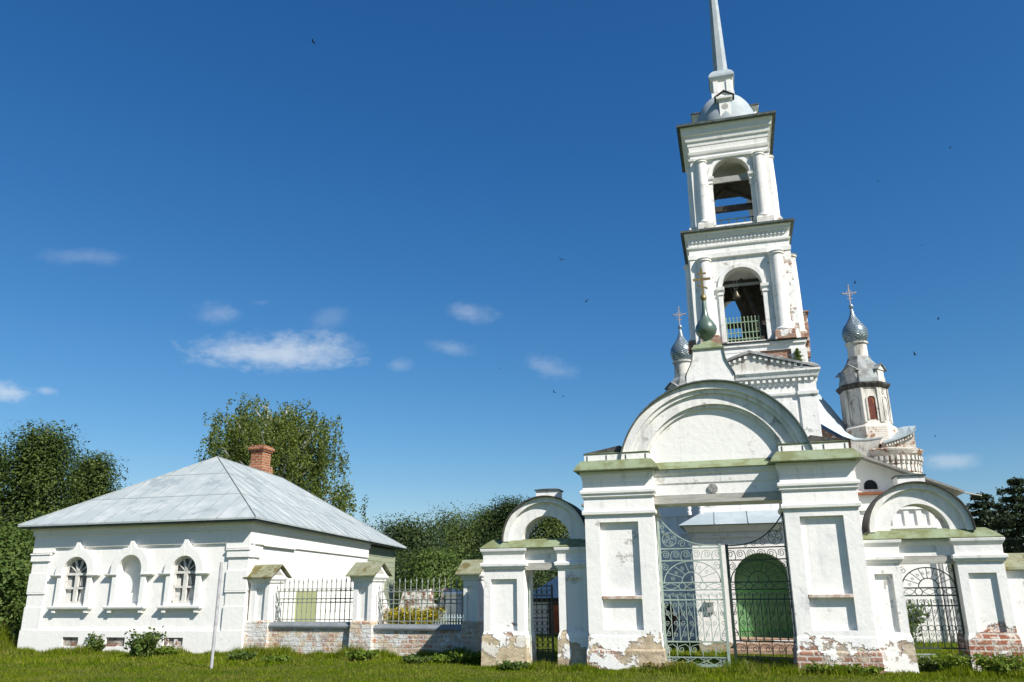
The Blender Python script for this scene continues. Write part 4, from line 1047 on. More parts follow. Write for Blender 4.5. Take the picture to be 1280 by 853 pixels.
for z in (9.5, 9.72, 10.08): rl.box(CX - .64, CX + .45, CY - hl + .105, CY - hl + .135, z, z + .03)
tower.part('railing', rl, RAILG, lb)
ru = MB(); ru.box(CX - .655, CX + .655, yu + .08, yu + .11, 14.0, 14.03)
for i in range(5): ru.box(CX - .5 + i * .27, CX - .47 + i * .27, yu + .08, yu + .11, 13.8, 14.0)
tower.part('railing', ru, DIRON, ub)
tower.part('loose_bricks', MB().loft(CX + 1.7, CX + 1.95, CY - .9, CY + .5, [(8.9, .02), (9.9, .06), (10.4, .05), (10.42, .12), (10.46, .12)]), BRK, lb)
tower.part('iron_stub', MB().box(CX + hu, CX + hu + .3, CY + .3, CY + .33, 13.95, 13.98).box(CX + hu, CX + hu + .3, CY + .3, CY + .33, 14.2, 14.23), DIRON, ub)
# bells
bx_, by_ = CX - .2, y_ - .12
bl = Thing('church_bell', 'small bronze bell hanging from a beam in the lower belfry arch', 'bell', G, (bx_, by_, 11.1))
bl.part('bell', MB().lathe([(.02, 11.38), (.06, 11.37), (.08, 11.3), (.095, 11.18), (.13, 11.1), (.15, 11.06), (.13, 11.06)], bx_, by_, 18), BRONZE, smooth=True)
bl.part('strap', MB().box(bx_ - .06, bx_ - .045, by_ - .01, by_ + .01, 11.36, 11.7).box(bx_ + .045, bx_ + .06, by_ - .01, by_ + .01, 11.36, 11.7).box(bx_ - .06, bx_ + .06, by_ - .011, by_ + .011, 11.37, 11.4), WOODG)
# porch
po = MB(); PX0, PX1, PY0, PY1 = 1.33, 5.0, 5.4, 7.95
po.wall(PX0, PX1, 0, 2.95, PY0, PY0 + .92, [(2.38, 3.87, .3, 1.80, True)])
po.box(PX0, PX0 + .4, PY0 + .92, PY1, 0, 2.95); po.box(PX1 - .4, PX1, PY0 + .92, PY1, 0, 2.95); po.box(PX0 + .4, PX1 - .4, PY0 + .92, PY1, 2.6, 2.95)
po.loft(PX0, PX1, PY0, PY1, [(2.95, 0), (2.96, .05), (3.02, .06), (3.03, .02), (3.12, .03), (3.14, .12), (3.2, .15), (3.28, .2), (3.3, .2)])
pch = tower.part('porch', po, plaster('porch_limewash', peel_z=.25, peel_w=.2, spots=.0, stain=.2, brick=-.3, seed=21))
tower.part('porch_roof', MB().hexa([(PX0 - .32, PY0 - .32, 3.31), (PX1 + .32, PY0 - .32, 3.31), (PX1 + .32, PY1 + .05, 3.31), (PX0 - .32, PY1 + .05, 3.31), (PX0 + .3, PY0 + .6, 3.72), (PX1 - .3, PY0 + .6, 3.72), (PX1 - .3, PY1 + .05, 3.86), (PX0 + .3, PY1 + .05, 3.86)])
           .tube([(2.9, PY0 - .32, 3.33), (2.9, PY0 + .6, 3.74)], .015, 4).tube([(3.8, PY0 - .32, 3.33), (3.8, PY0 + .6, 3.74)], .015, 4).tube([(2.0, PY0 - .32, 3.33), (2.0, PY0 + .6, 3.74)], .015, 4), BTIN, pch)
fi = MB()
for (fx, fy, fz) in ((1.62, 6.0, 3.68), (1.2, 7.7, 3.8)): fi.lathe([(.07, fz), (.07, fz + .1), (.05, fz + .12), (.075, fz + .2), (.06, fz + .28), (.02, fz + .4), (.01, fz + .46)], fx, fy, 12)
tower.part('finial', fi, WHC, pch, smooth=40)
dr = MB().disc(3.125, 1.80, .745, PY0 + .70, PY0 + .75, 0, 180, 24).box(2.38, 3.87, PY0 + .70, PY0 + .75, .3, 1.8)
dro = tower.part('door', dr, DOOR)
bd = MB(); bd.box(2.39, 3.86, PY0 + .685, PY0 + .70, 1.52, 1.58); bd.box(2.39, 3.86, PY0 + .685, PY0 + .70, .5, .56); bd.box(3.11, 3.14, PY0 + .68, PY0 + .70, .32, 2.5)
for x_ in (2.55, 2.74, 2.93, 3.32, 3.51, 3.70): bd.box(x_ - .006, x_ + .006, PY0 + .692, PY0 + .701, .32, 2.2)
tower.part('door_battens', bd, DGREEN, dro)
stp = MB(); stp.box(2.25, 4.05, PY0 - .45, PY0 - .002, 0, .24); stp.box(2.1, 4.3, PY0 - .85, PY0 - .451, 0, .12); stp.box(2.385, 3.865, PY0 + .002, PY0 + .69, .3005, .34)
tower.part('doorstep', stp, STONE, bevel=.015)
mbx = Thing('letter_box', 'small grey sheet-metal box fixed to the white porch wall beside the green door', 'box', G, (1.69, PY0, 1.0))
mbx.part('case', MB().box(1.60, 1.78, PY0 - .07, PY0 - .001, 1.0, 1.26), POLEM); mbx.part('lid', MB().hexa([(1.57, PY0 - .14, 1.25), (1.81, PY0 - .14, 1.25), (1.81, PY0 - .0015, 1.30), (1.57, PY0 - .0015, 1.30), (1.57, PY0 - .14, 1.27), (1.81, PY0 - .14, 1.27), (1.81, PY0 - .0015, 1.33), (1.57, PY0 - .0015, 1.33)]), FASC)

# ------------------------------------------------------------------ church behind
church = Thing('church', 'weathered white church behind the bell tower with corner turrets, onion domes and gabled refectory', 'church', G, (CX, 16, 0))
AX0, AX1, AY = -2.1, 9.0, 10.0
rid = 7.02; ez = 4.62
am = MB()
am.prism([(AX0, 0), (AX1, 0), (AX1, ez), (CX, rid - .05), (AX0, ez)], AY, AY + .4)
am.box(AX0, AX0 + .4, AY + .4, 14, 0, ez); am.box(AX1 - .4, AX1, AY + .4, 14, 0, ez)
ref = church.part('refectory', am, WHC)
fr_ = MB()
fr_.box(AX0 - .02, AX1 + .02, AY - .08, AY - .001, 3.95, 4.03); fr_.box(AX0 - .02, AX1 + .02, AY - .06, AY - .001, 3.36, 3.44)
i = 0
x = AX0 + .1
while x < AX1 - .15:
    if not (1.55 < x < 5.4): fr_.box(x, x + .15, AY - .05, AY - .0012, 3.44, 3.95)
    x += .36
for xx in (AX0, .35, 5.6, 8.6): fr_.box(xx, xx + .42, AY - .07, AY - .0014, 0, 3.36)
church.part('frieze', fr_, WHC, ref)
rr_ = MB()
for s in (-1, 1):
    xe = CX + s * (CX - AX0 + .42); zz = rid - (rid - ez) / (CX - AX0) * (CX - AX0 + .42)
    zz = 4.36
    rr_.hexa([(xe, AY - .45, zz), (CX, AY - .45, rid + .02), (CX, 14.2, rid + .02), (xe, 14.2, zz), (xe, AY - .45, zz + .07), (CX, AY - .45, rid + .1), (CX, 14.2, rid + .1), (xe, 14.2, zz + .07)])
church.part('refectory_roof', rr_, WOODG if False else simple('old_grey_sheet', (.26, .25, .23), (.17, .165, .15), 3, .4, .65, .7), ref)
church.part('lattice_pole', MB().tube([(9.2, AY - .3, 4.45), (9.95, AY - .3, 4.27)], .025, 5), FASC, ref)
church.part('ledge', MB().box(6.3, 8.2, AY - .16, AY - .002, 4.44, 4.52), RUSTW, ref)
church.part('attic_hole', MB().disc(6.87, 4.72, .2, AY - .012, AY - .002, 0, 180, 14).box(6.67, 7.07, AY - .012, AY - .002, 4.62, 4.72), VOID, ref)
church.part('shadow_strip', MB().tube([(8.5, AY - .1, 3.3), (8.5, AY - .1, .2)], .05, 8), POLEM, ref)  # grey tube added in place of a shadow-like strip on the wall
wn = church.part('window', MB().box(-.12, .78, AY - .02, AY - .004, .1, 1.15), VOID, ref)
church.part('board', MB().tube([(.1, AY - .05, .95), (.66, AY - .05, .55)], .04, 4).tube([(.66, AY - .06, .9), (.14, AY - .06, .5)], .035, 4).tube([(.36, AY - .055, .75), (.42, AY - .055, .2)], .04, 4), RUSTW, wn)
# nave
NX0, NX1, NY0, NY1 = -.1, 8.2, 14.15, 22.5
nv = church.part('nave', MB().box(NX0, NX1, NY0, NY1, 0, 6.75), WORN)
mid = (NX0 + NX1) / 2
church.part('nave_roof', MB().hexa([(NX0 - .2, NY0 + .9, 6.76), (NX1 + .2, NY0 + .9, 6.76), (NX1 + .2, NY1 + .2, 6.76), (NX0 - .2, NY1 + .2, 6.76), (mid - .7, NY0 + 3.4, 9.6), (mid + .7, NY0 + 3.4, 9.6), (mid + .7, NY1 - 3.4, 9.6), (mid - .7, NY1 - 3.4, 9.6)]), BTIN, nv)
# swooping tin roof at the nave's front corner
fc = [(4.6, 9.3), (5.2, 8.45), (5.67, 7.91), (6.01, 7.59), (6.42, 7.29), (6.75, 7.06), (7.13, 6.88), (7.58, 6.87), (8.13, 6.92)]
bc = [(5.2, 10.6), (5.75, 9.7), (6.02, 9.25), (6.27, 8.98), (6.6, 8.5), (6.9, 8.0), (7.12, 7.66), (7.65, 7.42), (8.37, 7.17)]
n = len(fc); vs = [(x, 13.85, z) for x, z in fc] + [(x, 15.2, z) for x, z in bc]
vs += [(x, 13.85, z - .03) for x, z in fc]
fs = [(i, i + 1, n + i + 1, n + i) for i in range(n - 1)] + [(i, 2 * n + i, 2 * n + i + 1, i + 1) for i in range(n - 1)]
church.part('swept_roof', MB().add(vs, fs), BTIN, nv, smooth=60)
church.part('brick_gable', MB().prism([(4.9, 6.0), (8.0, 6.0), (7.95, 6.72), (7.6, 6.86)] + [(x - .06, z - .1) for x, z in reversed(fc[:-2])], 14.0, 14.14), BRK, nv)
church.part('soffit', MB().add([(7.0, 13.86, 6.88), (8.12, 13.86, 6.94), (7.75, 14.0, 6.25), (7.0, 14.0, 6.25)], [(0, 1, 2, 3)]).add([(8.12, 13.86, 6.94), (8.2, 14.6, 7.0), (7.78, 14.6, 6.25), (7.75, 14.0, 6.25)], [(0, 1, 2, 3)]), WORN, nv)
# rounded brick projection with corbel friezes
ACX, ACY = 8.35, 15.0
rp = MB().lathe([(1.12, 0), (1.12, 5.5), (1.16, 5.55), (1.12, 5.62), (1.12, 6.2), (1.22, 6.32), (1.28, 6.42), (1.3, 6.48), (1.2, 6.52), (.9, 6.54)], ACX, ACY, 40)
apse = church.part('round_projection', rp, BRKD)
cb = MB(); cb2 = MB()
for i in range(40):
    a = 2 * pi * i / 40; ca, sa2 = math.cos(a), math.sin(a)
    def put(p): return Vector((ACX + p.x * ca - p.y * sa2, ACY + p.x * sa2 + p.y * ca, p.z))
    m_ = MB().box(1.1, 1.24, -.05, .05, 6.06, 6.22); m_.box(1.1, 1.19, -.045, .045, 5.94, 6.06); m_.map(put); cb.add(m_.v, m_.f)
    m_ = MB().box(1.1, 1.16, -.06, .06, 5.66, 5.88); m_.map(put); cb2.add(m_.v, m_.f)
church.part('corbels', cb, WORN, apse); church.part('frieze_blocks', cb2, WORN, apse)
# curved gable at its right
gz = [(8.13, 6.76), (8.57, 6.87), (8.92, 6.99), (9.15, 7.1), (9.30, 7.20)]
gb = [(8.25, 7.1), (8.62, 7.33), (9.04, 7.46), (9.3, 7.48), (9.55, 7.47)]
church.part('curved_gable', MB().prism([(8.12, 6.3), (9.24, 6.3)] + [(x - .06, z - .05) for x, z in reversed(gz)], 14.02, 14.4), BRKD, nv)
dg = MB()
for i in range(11):
    t = i / 10; x = 8.25 + .95 * t; z = np.interp(x, [p[0] for p in gz], [p[1] for p in gz]); dg.box(x - .03, x + .03, 13.93, 14.02, z - .2, z - .1)
church.part('dentils', dg, WORN, nv)
n = len(gz); vs = [(x, 13.88, z - .02) for x, z in gz] + [(x, 15.0, z) for x, z in gb] + [(x, 13.88, z - .08) for x, z in gz]
church.part('gable_roof', MB().add(vs + [(9.30, 14.4, 6.3)], [(i, i + 1, n + i + 1, n + i) for i in range(n - 1)] + [(i, 2 * n + i, 2 * n + i + 1, i + 1) for i in range(n - 1)]), BTIN, nv)
def turret(cx, cy, lab):
    z0 = 7.25; a0 = d8 + R(8)
    t = church.part('turret', MB().lathe([(.9, 6.7), (.9, 7.40), (.86, 7.49), (.84, 7.6), (.84, 8.85), (.88, 8.9)], cx, cy, 8, a0), WORN, label=lab)
    def oct(face): return a0 + d8 + face * pi / 4
    pil = MB(); pan = MB(); win = MB(); luc = MB(); lroof = MB()
    ap = .84 * math.cos(d8)
    for face in range(8):
        a = oct(face); ca, sn = math.cos(a), math.sin(a)
        def put(p): return Vector((cx + p.x * ca - p.y * sn, cy + p.x * sn + p.y * ca, p.z))
        hwf = .84 * math.sin(d8)
        m_ = MB()
        for s in (-1, 1):
            lo_, hi_ = sorted((s * (hwf + .01), s * (hwf - .075))); m_.box(ap - .03, ap + .045, lo_, hi_, 7.55, 8.88)
        # arch band around the panel
        rb = MB().ring(0, 8.42, .14, .19, -.03, .03, 0, 180, 12).box(-.19, -.14, -.03, .03, 7.66, 8.42).box(.14, .19, -.03, .03, 7.66, 8.42)
        rb.map(lambda p: Vector((ap + .012 + p.y, p.x, p.z))); m_.add(rb.v, rb.f); m_.map(put); pil.add(m_.v, m_.f)
        q = MB().disc(0, 8.42, .139, -.004, .006, 0, 180, 12).box(-.139, .139, -.004, .006, 7.66, 8.42); q.map(lambda p: Vector((ap + .003 + p.y, p.x, p.z))); q.map(put)
        # the face that looks towards the gate has an open red-boarded window
        if (Vector((ca, sn)) - Vector((-.05, -1)).normalized()).length < .42: win.add(q.v, q.f)
        else: pan.add(q.v, q.f)
        if face % 2 == 0:
            b2 = MB().box(.52, .80, -.22, .22, 9.1, 9.62); b2.prism([(-.27, 9.62), (.27, 9.62), (0, 9.82)], .48, .84, 'x'); b2.map(put); luc.add(b2.v, b2.f)
            b3 = MB()
            for s in (-1, 1): b3.hexa([(.46, s * .34, 9.6), (.46, 0, 9.84), (.9, 0, 9.84), (.9, s * .34, 9.6), (.46, s * .34, 9.63), (.46, 0, 9.875), (.9, 0, 9.875), (.9, s * .34, 9.63)])
            b3.map(put); lroof.add(b3.v, b3.f)
    church.part('drum_base', MB().lathe([(1.02, 6.7), (1.0, 7.38), (.9, 7.46), (.86, 7.50)], cx, cy, 8, a0), BRKD, t)
    church.part('pilasters', pil, WORN, t); church.part('blind_panels', pan, WORN, t); church.part('window', win, DREDW, t)
    church.part('cornice', MB().lathe([(.86, 8.88), (.93, 8.95), (.99, 9.04), (1.0, 9.1), (.8, 9.13)], cx, cy, 8, a0), BLACKM, t)
    church.part('cap_roof', MB().lathe([(.86, 9.1), (.85, 9.3), (.77, 9.62), (.62, 9.92), (.46, 10.14), (.42, 10.28)], cx, cy, 8, a0), CAPT, t)
    church.part('lucarnes', luc, WORN, t); church.part('lucarne_roofs', lroof, CAPT, t)
    church.part('neck', MB().lathe([(.42, 10.2), (.38, 10.25), (.37, 10.78), (.43, 10.82), (.44, 10.88), (.34, 10.9)], cx, cy, 16), WORN, t, smooth=30)
    on_ = MB().lathe([(.34, 10.88), (.42, 11.0), (.48, 11.15), (.495, 11.3), (.47, 11.45), (.39, 11.6), (.27, 11.76), (.17, 11.92), (.1, 12.1), (.06, 12.3), (.045, 12.4)], cx, cy, 32)
    church.part('onion_dome', on_, ONS, t, smooth=True)
    church.part('ball', MB().lathe([(.03, 12.33), (.08, 12.38), (.095, 12.44), (.08, 12.5), (.02, 12.54)], cx, cy, 14), ONION, t, smooth=True)
    cr = MB(); cr.box(cx - .02, cx + .02, cy - .015, cy + .015, 12.5, 13.38); cr.box(cx - .24, cx + .24, cy - .014, cy + .014, 13.0, 13.04); cr.box(cx - .1, cx + .1, cy - .013, cy + .013, 12.78, 12.81)
    for (q1, q2) in ((cx - .24, 13.02), (cx + .24, 13.02), (cx, 13.34)): cr.lathe([(.01, q2 - .05), (.045, q2), (.01, q2 + .05)], q1, cy, 6)
    cr.tube([(cx + .12 * math.cos(2 * pi * i / 16), cy, 13.02 + .12 * math.sin(2 * pi * i / 16)) for i in range(16)], .012, 4, True)
    church.part('cross', cr, PALEX, t)
# onion with a woven tin-scale pattern
m, k, b = newmat('onion_scales')
P = k.n('TexCoord').outputs['Generated']
q = k.vmath('SUBTRACT', P, (.5, .5, .5)); s3 = k.n('SeparateXYZ', {0: q})
ang = k.math('MULTIPLY', k.math('ARCTAN2', s3.outputs[1], s3.outputs[0]), 14 / (2 * pi))
zz = k.math('MULTIPLY', s3.outputs[2], 15.0)
d1 = k.math('ABSOLUTE', k.math('SUBTRACT', k.math('FRACT', k.math('ADD', ang, zz)), .5)); d2 = k.math('ABSOLUTE', k.math('SUBTRACT', k.math('FRACT', k.math('SUBTRACT', ang, zz)), .5))
ln_ = k.smooth(k.math('MAXIMUM', d1, d2), .34, .46)
k.link(k.mix(ln_, (.27, .33, .36), (.05, .07, .08)), b.inputs['Base Color']); b.inputs['Metallic'].default_value = .5; b.inputs['Roughness'].default_value = .3
k.link(k.n('Bump', {'Height': k.math('MULTIPLY', ln_, -1.0), 'Strength': .5, 'Distance': .02}).outputs[0], b.inputs['Normal'])
ONS = m
turret(7.85, 14.9, 'right-hand turret with red-boarded window, standing clear against the sky')
turret(1.0, 15.6, 'left-hand turret, mostly hidden behind the bell tower')

# ------------------------------------------------------------------ small yard things
pt = gnd(264, 836); topp = at_dist(277, 703, math.hypot(pt.x, pt.y) + .25)
single('leaning_pole', MB().tube([pt + Vector((0, 0, -.1)) - pt, topp - pt], .035, 8), POLEM, 'thin pale metal pole leaning in the grass before the house corner', 'pole', WF, (0, 0, 0)).location = pt
pt = gnd(78.5, 812); pt.z = 0
th = Thing('iron_stake', 'short rusty iron stake standing by the house wall under the first window', 'stake', WF, tuple(pt))
th.part('rod', MB().tube([pt, pt + Vector((.02, 0, .62))], .03, 6), RUSTW); th.part('tip', MB().lathe([(.035, .6), (.04, .63), (.01, .7)], pt.x + .02, pt.y, 8), RUSTW)
# far outbuilding seen through the left side gate
ob = Frame(gnd(690, 793), -15)
bld = Thing('outbuilding', 'low far shed with pale blue roof and red door, seen through the side gate', 'shed', ob, (0, 0, 0))
bld.part('wall', MB().box(-.75, 5.5, 0, 4, 0, 1.3), plaster('far_wall', col=(.62, .58, .52), spots=.12, brick=.8, seed=31))
bld.part('roof', MB().hexa([(-1.1, -.3, 1.32), (5.8, -.3, 1.32), (5.8, 4.3, 1.32), (-1.1, 4.3, 1.32), (1.6, 1.9, 3.1), (3.5, 1.9, 3.1), (3.5, 2.1, 3.1), (1.6, 2.1, 3.1)]), BTIN)
d_ = bld.part('door', MB().box(-.02, .62, -.06, -.002, .05, 1.08), REDWOOD)
for q_ in (MB().box(-.1, -.02, -.09, -.003, 0, 1.16), MB().box(.62, .7, -.09, -.003, 0, 1.16), MB().box(-.02, .62, -.09, -.003, 1.08, 1.16)): bld.part('frame', q_, WOODD, d_)
bld.part('dark_band', MB().box(-.75, 5.5, -.03, -.001, 1.17, 1.3), WOODD)
# ruins and cemetery bits through the railing
rd = Frame(gnd(520, 788.5), -22)
rw = MB(); rx = 0
prof = [(-3.0, 1.5), (-1.9, 1.55), (-1.6, .9), (-.9, .8), (-.7, 1.6), (.6, 1.7), (.7, 1.1), (1.1, 1.0), (1.25, 1.75), (2.2, 1.6), (2.3, 1.2), (4.5, 1.1)]
rw.prism([(-3.0, 0)] + prof + [(4.5, 0)], 0, .4)
single('ruined_wall', rw, RUIN, 'broken red brick wall with whitewash remains, seen through the railing', 'wall', rd)
pp_ = gnd(566, 789.5); pf = Frame(pp_, -22)
t = Thing('old_gatepost', 'white plastered post standing alone among the ruins behind the railing', 'post', pf, (0, 0, 0))
t.part('shaft', MB().loft(-.27, .27, -.27, .27, [(0, .08), (.3, .06), (.32, 0), (1.4, 0)]), WH); t.part('capital', MB().loft(-.27, .27, -.27, .27, [(1.4, 0), (1.45, .07), (1.53, .09), (1.58, .02), (1.66, -.2)]), WHC)
gp = gnd(556, 792); gf = Frame(gp, -25)
t = Thing('grave_fence', 'low pale blue grave fence among flowers behind the railing', 'fence', gf, (0, 0, 0))
q = MB()
for i in range(16): q.box(-.95 + i * .125, -.92 + i * .125, -.012, .012, .05, .72)
t.part('pickets', q, BLUEW); t.part('rails', MB().box(-1, 1, -.018, -.013, .18, .22).box(-1, 1, -.018, -.013, .58, .62), BLUEW)
for s in (-1.03, 1.0): t.part('post', MB().box(s, s + .05, -.025, .025, 0, .82), BLUEW)

# ------------------------------------------------------------------ vegetation
def leafcloud(C, size, rng, flat=0.0, aspect=.55, droop=0.0, N=None):
    """rhombic leaves at centres C"""
    n = len(C)
    a = rng.normal(size=(n, 3)); a[:, 2] = a[:, 2] * (1 - flat) - droop; a /= np.linalg.norm(a, axis=1)[:, None]
    b = rng.normal(size=(n, 3)); b -= a * (a * b).sum(1)[:, None]; b /= np.linalg.norm(b, axis=1)[:, None]
    if N is not None:
        nn = N + rng.normal(size=(n, 3)) * .55; nn /= np.linalg.norm(nn, axis=1)[:, None] + 1e-6
        a -= nn * (a * nn).sum(1)[:, None]; a /= np.linalg.norm(a, axis=1)[:, None] + 1e-6
        b = np.cross(nn, a)
    s = size * rng.uniform(.45, 1.6, n)[:, None]
    V = np.stack([C - a * s, C + b * s * aspect, C + a * s, C - b * s * aspect], axis=1)
    return V.reshape(-1, 3)
def trunkmesh(segs):
    mb = MB()
    for pts, r0, r1 in segs: mb.tube(pts, r0, 7, False, r1)
    return mb
def wob(rng, p, q, n=6, amp=.15):
    p, q = np.array(p, float), np.array(q, float)
    out = [p + (q - p) * i / n + (rng.normal(size=3) * amp * (0 < i < n)) for i in range(n + 1)]
    return out
def finish_tree(name, label, cat, group, pos, segs, V, bark, leaf):
    t = Thing(name, label, cat, WF, tuple(pos), group)
    t.base = Vector((0, 0, 0))
    t.part('trunk', trunkmesh(segs), bark, smooth=True)
    t.part('crown', fastmesh('crown', V, 4), leaf)
    return t
def broadleaf(name, label, pos, h, rx, seed, leaf, bark=BARK, group=None, nclump=80, per=110, size=.16, base=.12, shape=1.0, lean=0., cr=.11):
    rng = np.random.default_rng(seed); segs = []
    top = np.array([lean, 0, h * .93])
    segs.append((wob(rng, (0, 0, 0), top, 7, .12), .016 * h + .05, .03))
    C = []; NN = []
    zb = h * base
    for i in range(nclump):
        t = rng.uniform(0, 1) ** .85; z = zb + (h - zb) * t * .97
        env = rx * (math.sin(pi * min(1, (.12 + .88 * t)) ** shape) ** .75) * (1 + .2 * math.sin(3 * t * pi + seed)) if shape > .5 else rx * (1 - t) ** .75 * (1 + .42 * math.sin(11 * t + seed)) + .1
        a = rng.uniform(0, 2 * pi); rr = env * math.sqrt(rng.uniform(.12, 1)) * rng.uniform(.8, 1.12)
        c = np.array([rr * math.cos(a) + lean * t, rr * math.sin(a), z]); r = (cr * rx + .22) * rng.uniform(.75, 1.6)
        L = np.clip(rng.normal(size=(per, 3)), -1.7, 1.7) * r * np.array([1.0, 1.0, .62]); C.append(c + L)
        o_ = np.array([c[0] - lean * t, c[1], (z - (zb + (h - zb) * .35)) * .6]); o_ = o_ / (np.linalg.norm(o_) + 1e-6)
        NN.append(L / (np.linalg.norm(L, axis=1)[:, None] + 1e-6) * .8 + o_ * .7 + np.array([0, 0, .35]))
        if i % 3 == 0: segs.append((wob(rng, (lean * t * .8, 0, max(.3, z - rr * .75)), c, 4, .08), .03 + .004 * h, .012))
    # fine twigs at the outline
    return finish_tree(name, label, 'tree', group, pos, segs, leafcloud(np.concatenate(C), size, rng, N=np.concatenate(NN)), bark, leaf)
def weeping_birch(label, pos, h, rx, seed):
    rng = np.random.default_rng(seed); segs = []; C = []
    for k_, (dx, dy) in enumerate(((0, 0), (-1.6, .4), (1.3, -.3))):
        segs.append((wob(rng, (dx * .2, dy * .2, 0), (dx, dy, h * (.9 - .08 * k_)), 7, .18), .24 - .05 * k_, .04))
    for i in range(120):
        t = rng.uniform(.0, 1) ** .7; z = h * (.36 + .62 * t)
        a = rng.uniform(0, 2 * pi); lob = 1 + .22 * math.sin(3 * a + 1.3) + .16 * math.sin(7 * t + 2 * a)
        env = rx * math.sqrt(max(0, 1 - (max(0, t - .12) / .9) ** 2.6)) * rng.uniform(.75, 1.05) * lob
        rr = env * math.sqrt(rng.uniform(.15, 1))
        c = np.array([rr * math.cos(a) * 1.0, rr * math.sin(a), z])
        segs.append((wob(rng, (rng.normal() * .3, 0, max(2, z - rr * .9)), c, 4, .15), .05, .015))
        C.append(c + rng.normal(size=(70, 3)) * np.array([.28, .28, .2]))
        for s in range(9):
            o = c + rng.normal(size=3) * np.array([.45, .45, .3]); ln = rng.uniform(.4, 3.0); n_ = int(ln * 46)
            tt = rng.uniform(0, 1, n_)[:, None]; out = np.array([math.cos(a), math.sin(a), 0]) * .25
            C.append(o + out * np.sqrt(tt) + np.array([0, 0, -1.0]) * tt * ln + rng.normal(size=(n_, 3)) * .08 + np.array([1.0, .3, 0]) * (.12 * np.sin(tt * 4 + i)))
    C = [np.concatenate(C)]
    return finish_tree('birch_tree', label, 'tree', None, pos, segs, leafcloud(np.concatenate(C), .058, rng, 0, .6, .8), BIRCHB, L_BIRCH)
def spruce(label, pos, h, rx, seed, group):
    rng = np.random.default_rng(seed); segs = [([(0, 0, 0), (0.05, 0, h * .5), (0, 0, h * .97)], .2, .015)]; C = []; n_l = int(h / .34)
    for i in range(n_l):
        z = .6 + (h - .62) * i / n_l; L = rx * (1 - (z / h)) ** .8 * rng.uniform(.7, 1.2) + .1
        for j in range(7):
            a = 2 * pi * (j + rng.uniform(-.35, .35)) / 7 + i; l = L * rng.uniform(.7, 1.15)
            d = np.array([math.cos(a), math.sin(a), 0]); n_ = int(130 * l + 40)
            tt = rng.uniform(.1, 1, n_); sag = -.25 * tt * l + .16 * l * tt ** 2
            side = rng.normal(size=n_) * .16 * (1.15 - tt) * (l ** .5) + rng.normal(size=n_) * .05
            pv = np.outer(tt * l, d) + np.outer(side, np.array([-d[1], d[0], 0])); pv[:, 2] += z + sag + rng.normal(size=n_) * .045 - np.abs(rng.normal(size=n_)) * .07
            C.append(pv)
            segs.append(([(0, 0, z), tuple(d * l * .5 + np.array([0, 0, z - .1 * l])), tuple(d * l * .95 + np.array([0, 0, z - .1 * l]))], .025, .008))
    return finish_tree('spruce_tree', label, 'tree', group, pos, segs, leafcloud(np.concatenate(C), .085, rng, .5, .3, .1), BARK, L_SPR)
def tree_at(px, ytop, dist):
    p = at_dist(px, 737, dist); p.z = 0
    d = ray(px, ytop); h = CZ + dist * d.z / math.hypot(d.x, d.y)
    return p, h
p, h = tree_at(325, 500, 46); weeping_birch('big weeping birch rising behind the house roof and its brick chimney', p, h, 4.15, 3)
p, h = tree_at(26, 535, 40); broadleaf('birch_tree', 'tall pointed green birch with pale trunk, left of the house', p, h, 2.1, 11, L_DARK, BIRCHB, None, 200, 300, .055, .05, .4, 0., .12)
p, h = tree_at(-50, 560, 42); broadleaf('birch_tree', 'green birch at the left frame edge, its crown cut off by the photo border', p, h, 2.2, 12, L_DARK, BIRCHB, None, 150, 260, .06, .06, .4, 0., .16)
p, h = tree_at(94, 568, 46); broadleaf('round_tree', 'dense bushy round-headed tree just above the left end of the house roof', p, h, 1.75, 13, L_DARK, BARK, None, 170, 280, .055, .1, .45, 0., .13)
p, h = tree_at(56, 640, 38); broadleaf('bushy_tree', 'low bushy tree filling the gap between the pointed birch and the house wall', p, h, 1.5, 14, L_DARK, BARK, None, 80, 170, .06, .02, .8)
p, h = tree_at(-4, 660, 36); broadleaf('shrub_tree', 'low leafy thicket tree at the meadow edge, lowest at far left', p, h, 1.8, 15, L_BUSH, BARK, None, 70, 170, .06, .0, .95)
rows = [(505, 655, 62, 5.2, L_DARK2, 'dark dense round tree right behind the boarded end of the house'),
        (565, 640, 70, 5.2, L_DARK, 'mid-green tree behind the railing, second from the house in the row of trees'),
        (612, 634, 74, 4.6, L_DARK, 'feathery tree of the row rising left of the small arched side gate'),
        (640, 622, 68, 4.2, L_DARK2, 'tallest slender tree of the row, peeping up just left of the side gate arch'),
        (690, 640, 66, 4.6, L_DARK, 'tree seen through the round opening of the left side gate arch'),
        (545, 690, 50, 2.6, L_BUSH, 'sunlit yellow-green bushy tree in front of the row, above the railing'),
        (655, 690, 58, 4.2, L_DARK2, 'dark low tree behind the lintel of the left side gate'),
        (600, 700, 56, 3.8, L_DARK2, 'dark low tree between the railing and the left side gate'),
        (480, 700, 60, 3.6, L_DARK2, 'dark tree largely hidden behind the end of the house')]
for i, (px_, yt, d, rx, lf_, lab) in enumerate(rows):
    p, h = tree_at(px_, yt + 4, d); broadleaf('leafy_tree', lab, p, h, rx, 30 + i, lf_, BARK, 'trees in the row behind the churchyard', 120, 300, .078, .0, .8 if i not in (2, 3) else .42)
p, h = tree_at(1248, 608, 40); spruce('dark spruce showing left of its neighbour above the mossy boundary wall', p, h, 3.1, 51, 'spruces beyond the boundary wall')
p, h = tree_at(1296, 588, 38); spruce('taller dark spruce cut by the right edge of the photo', p, h, 3.3, 52, 'spruces beyond the boundary wall')
p, h = tree_at(1345, 600, 36); spruce('dark spruce outside the right edge of the photo', p, h, 3.2, 53, 'spruces beyond the boundary wall')

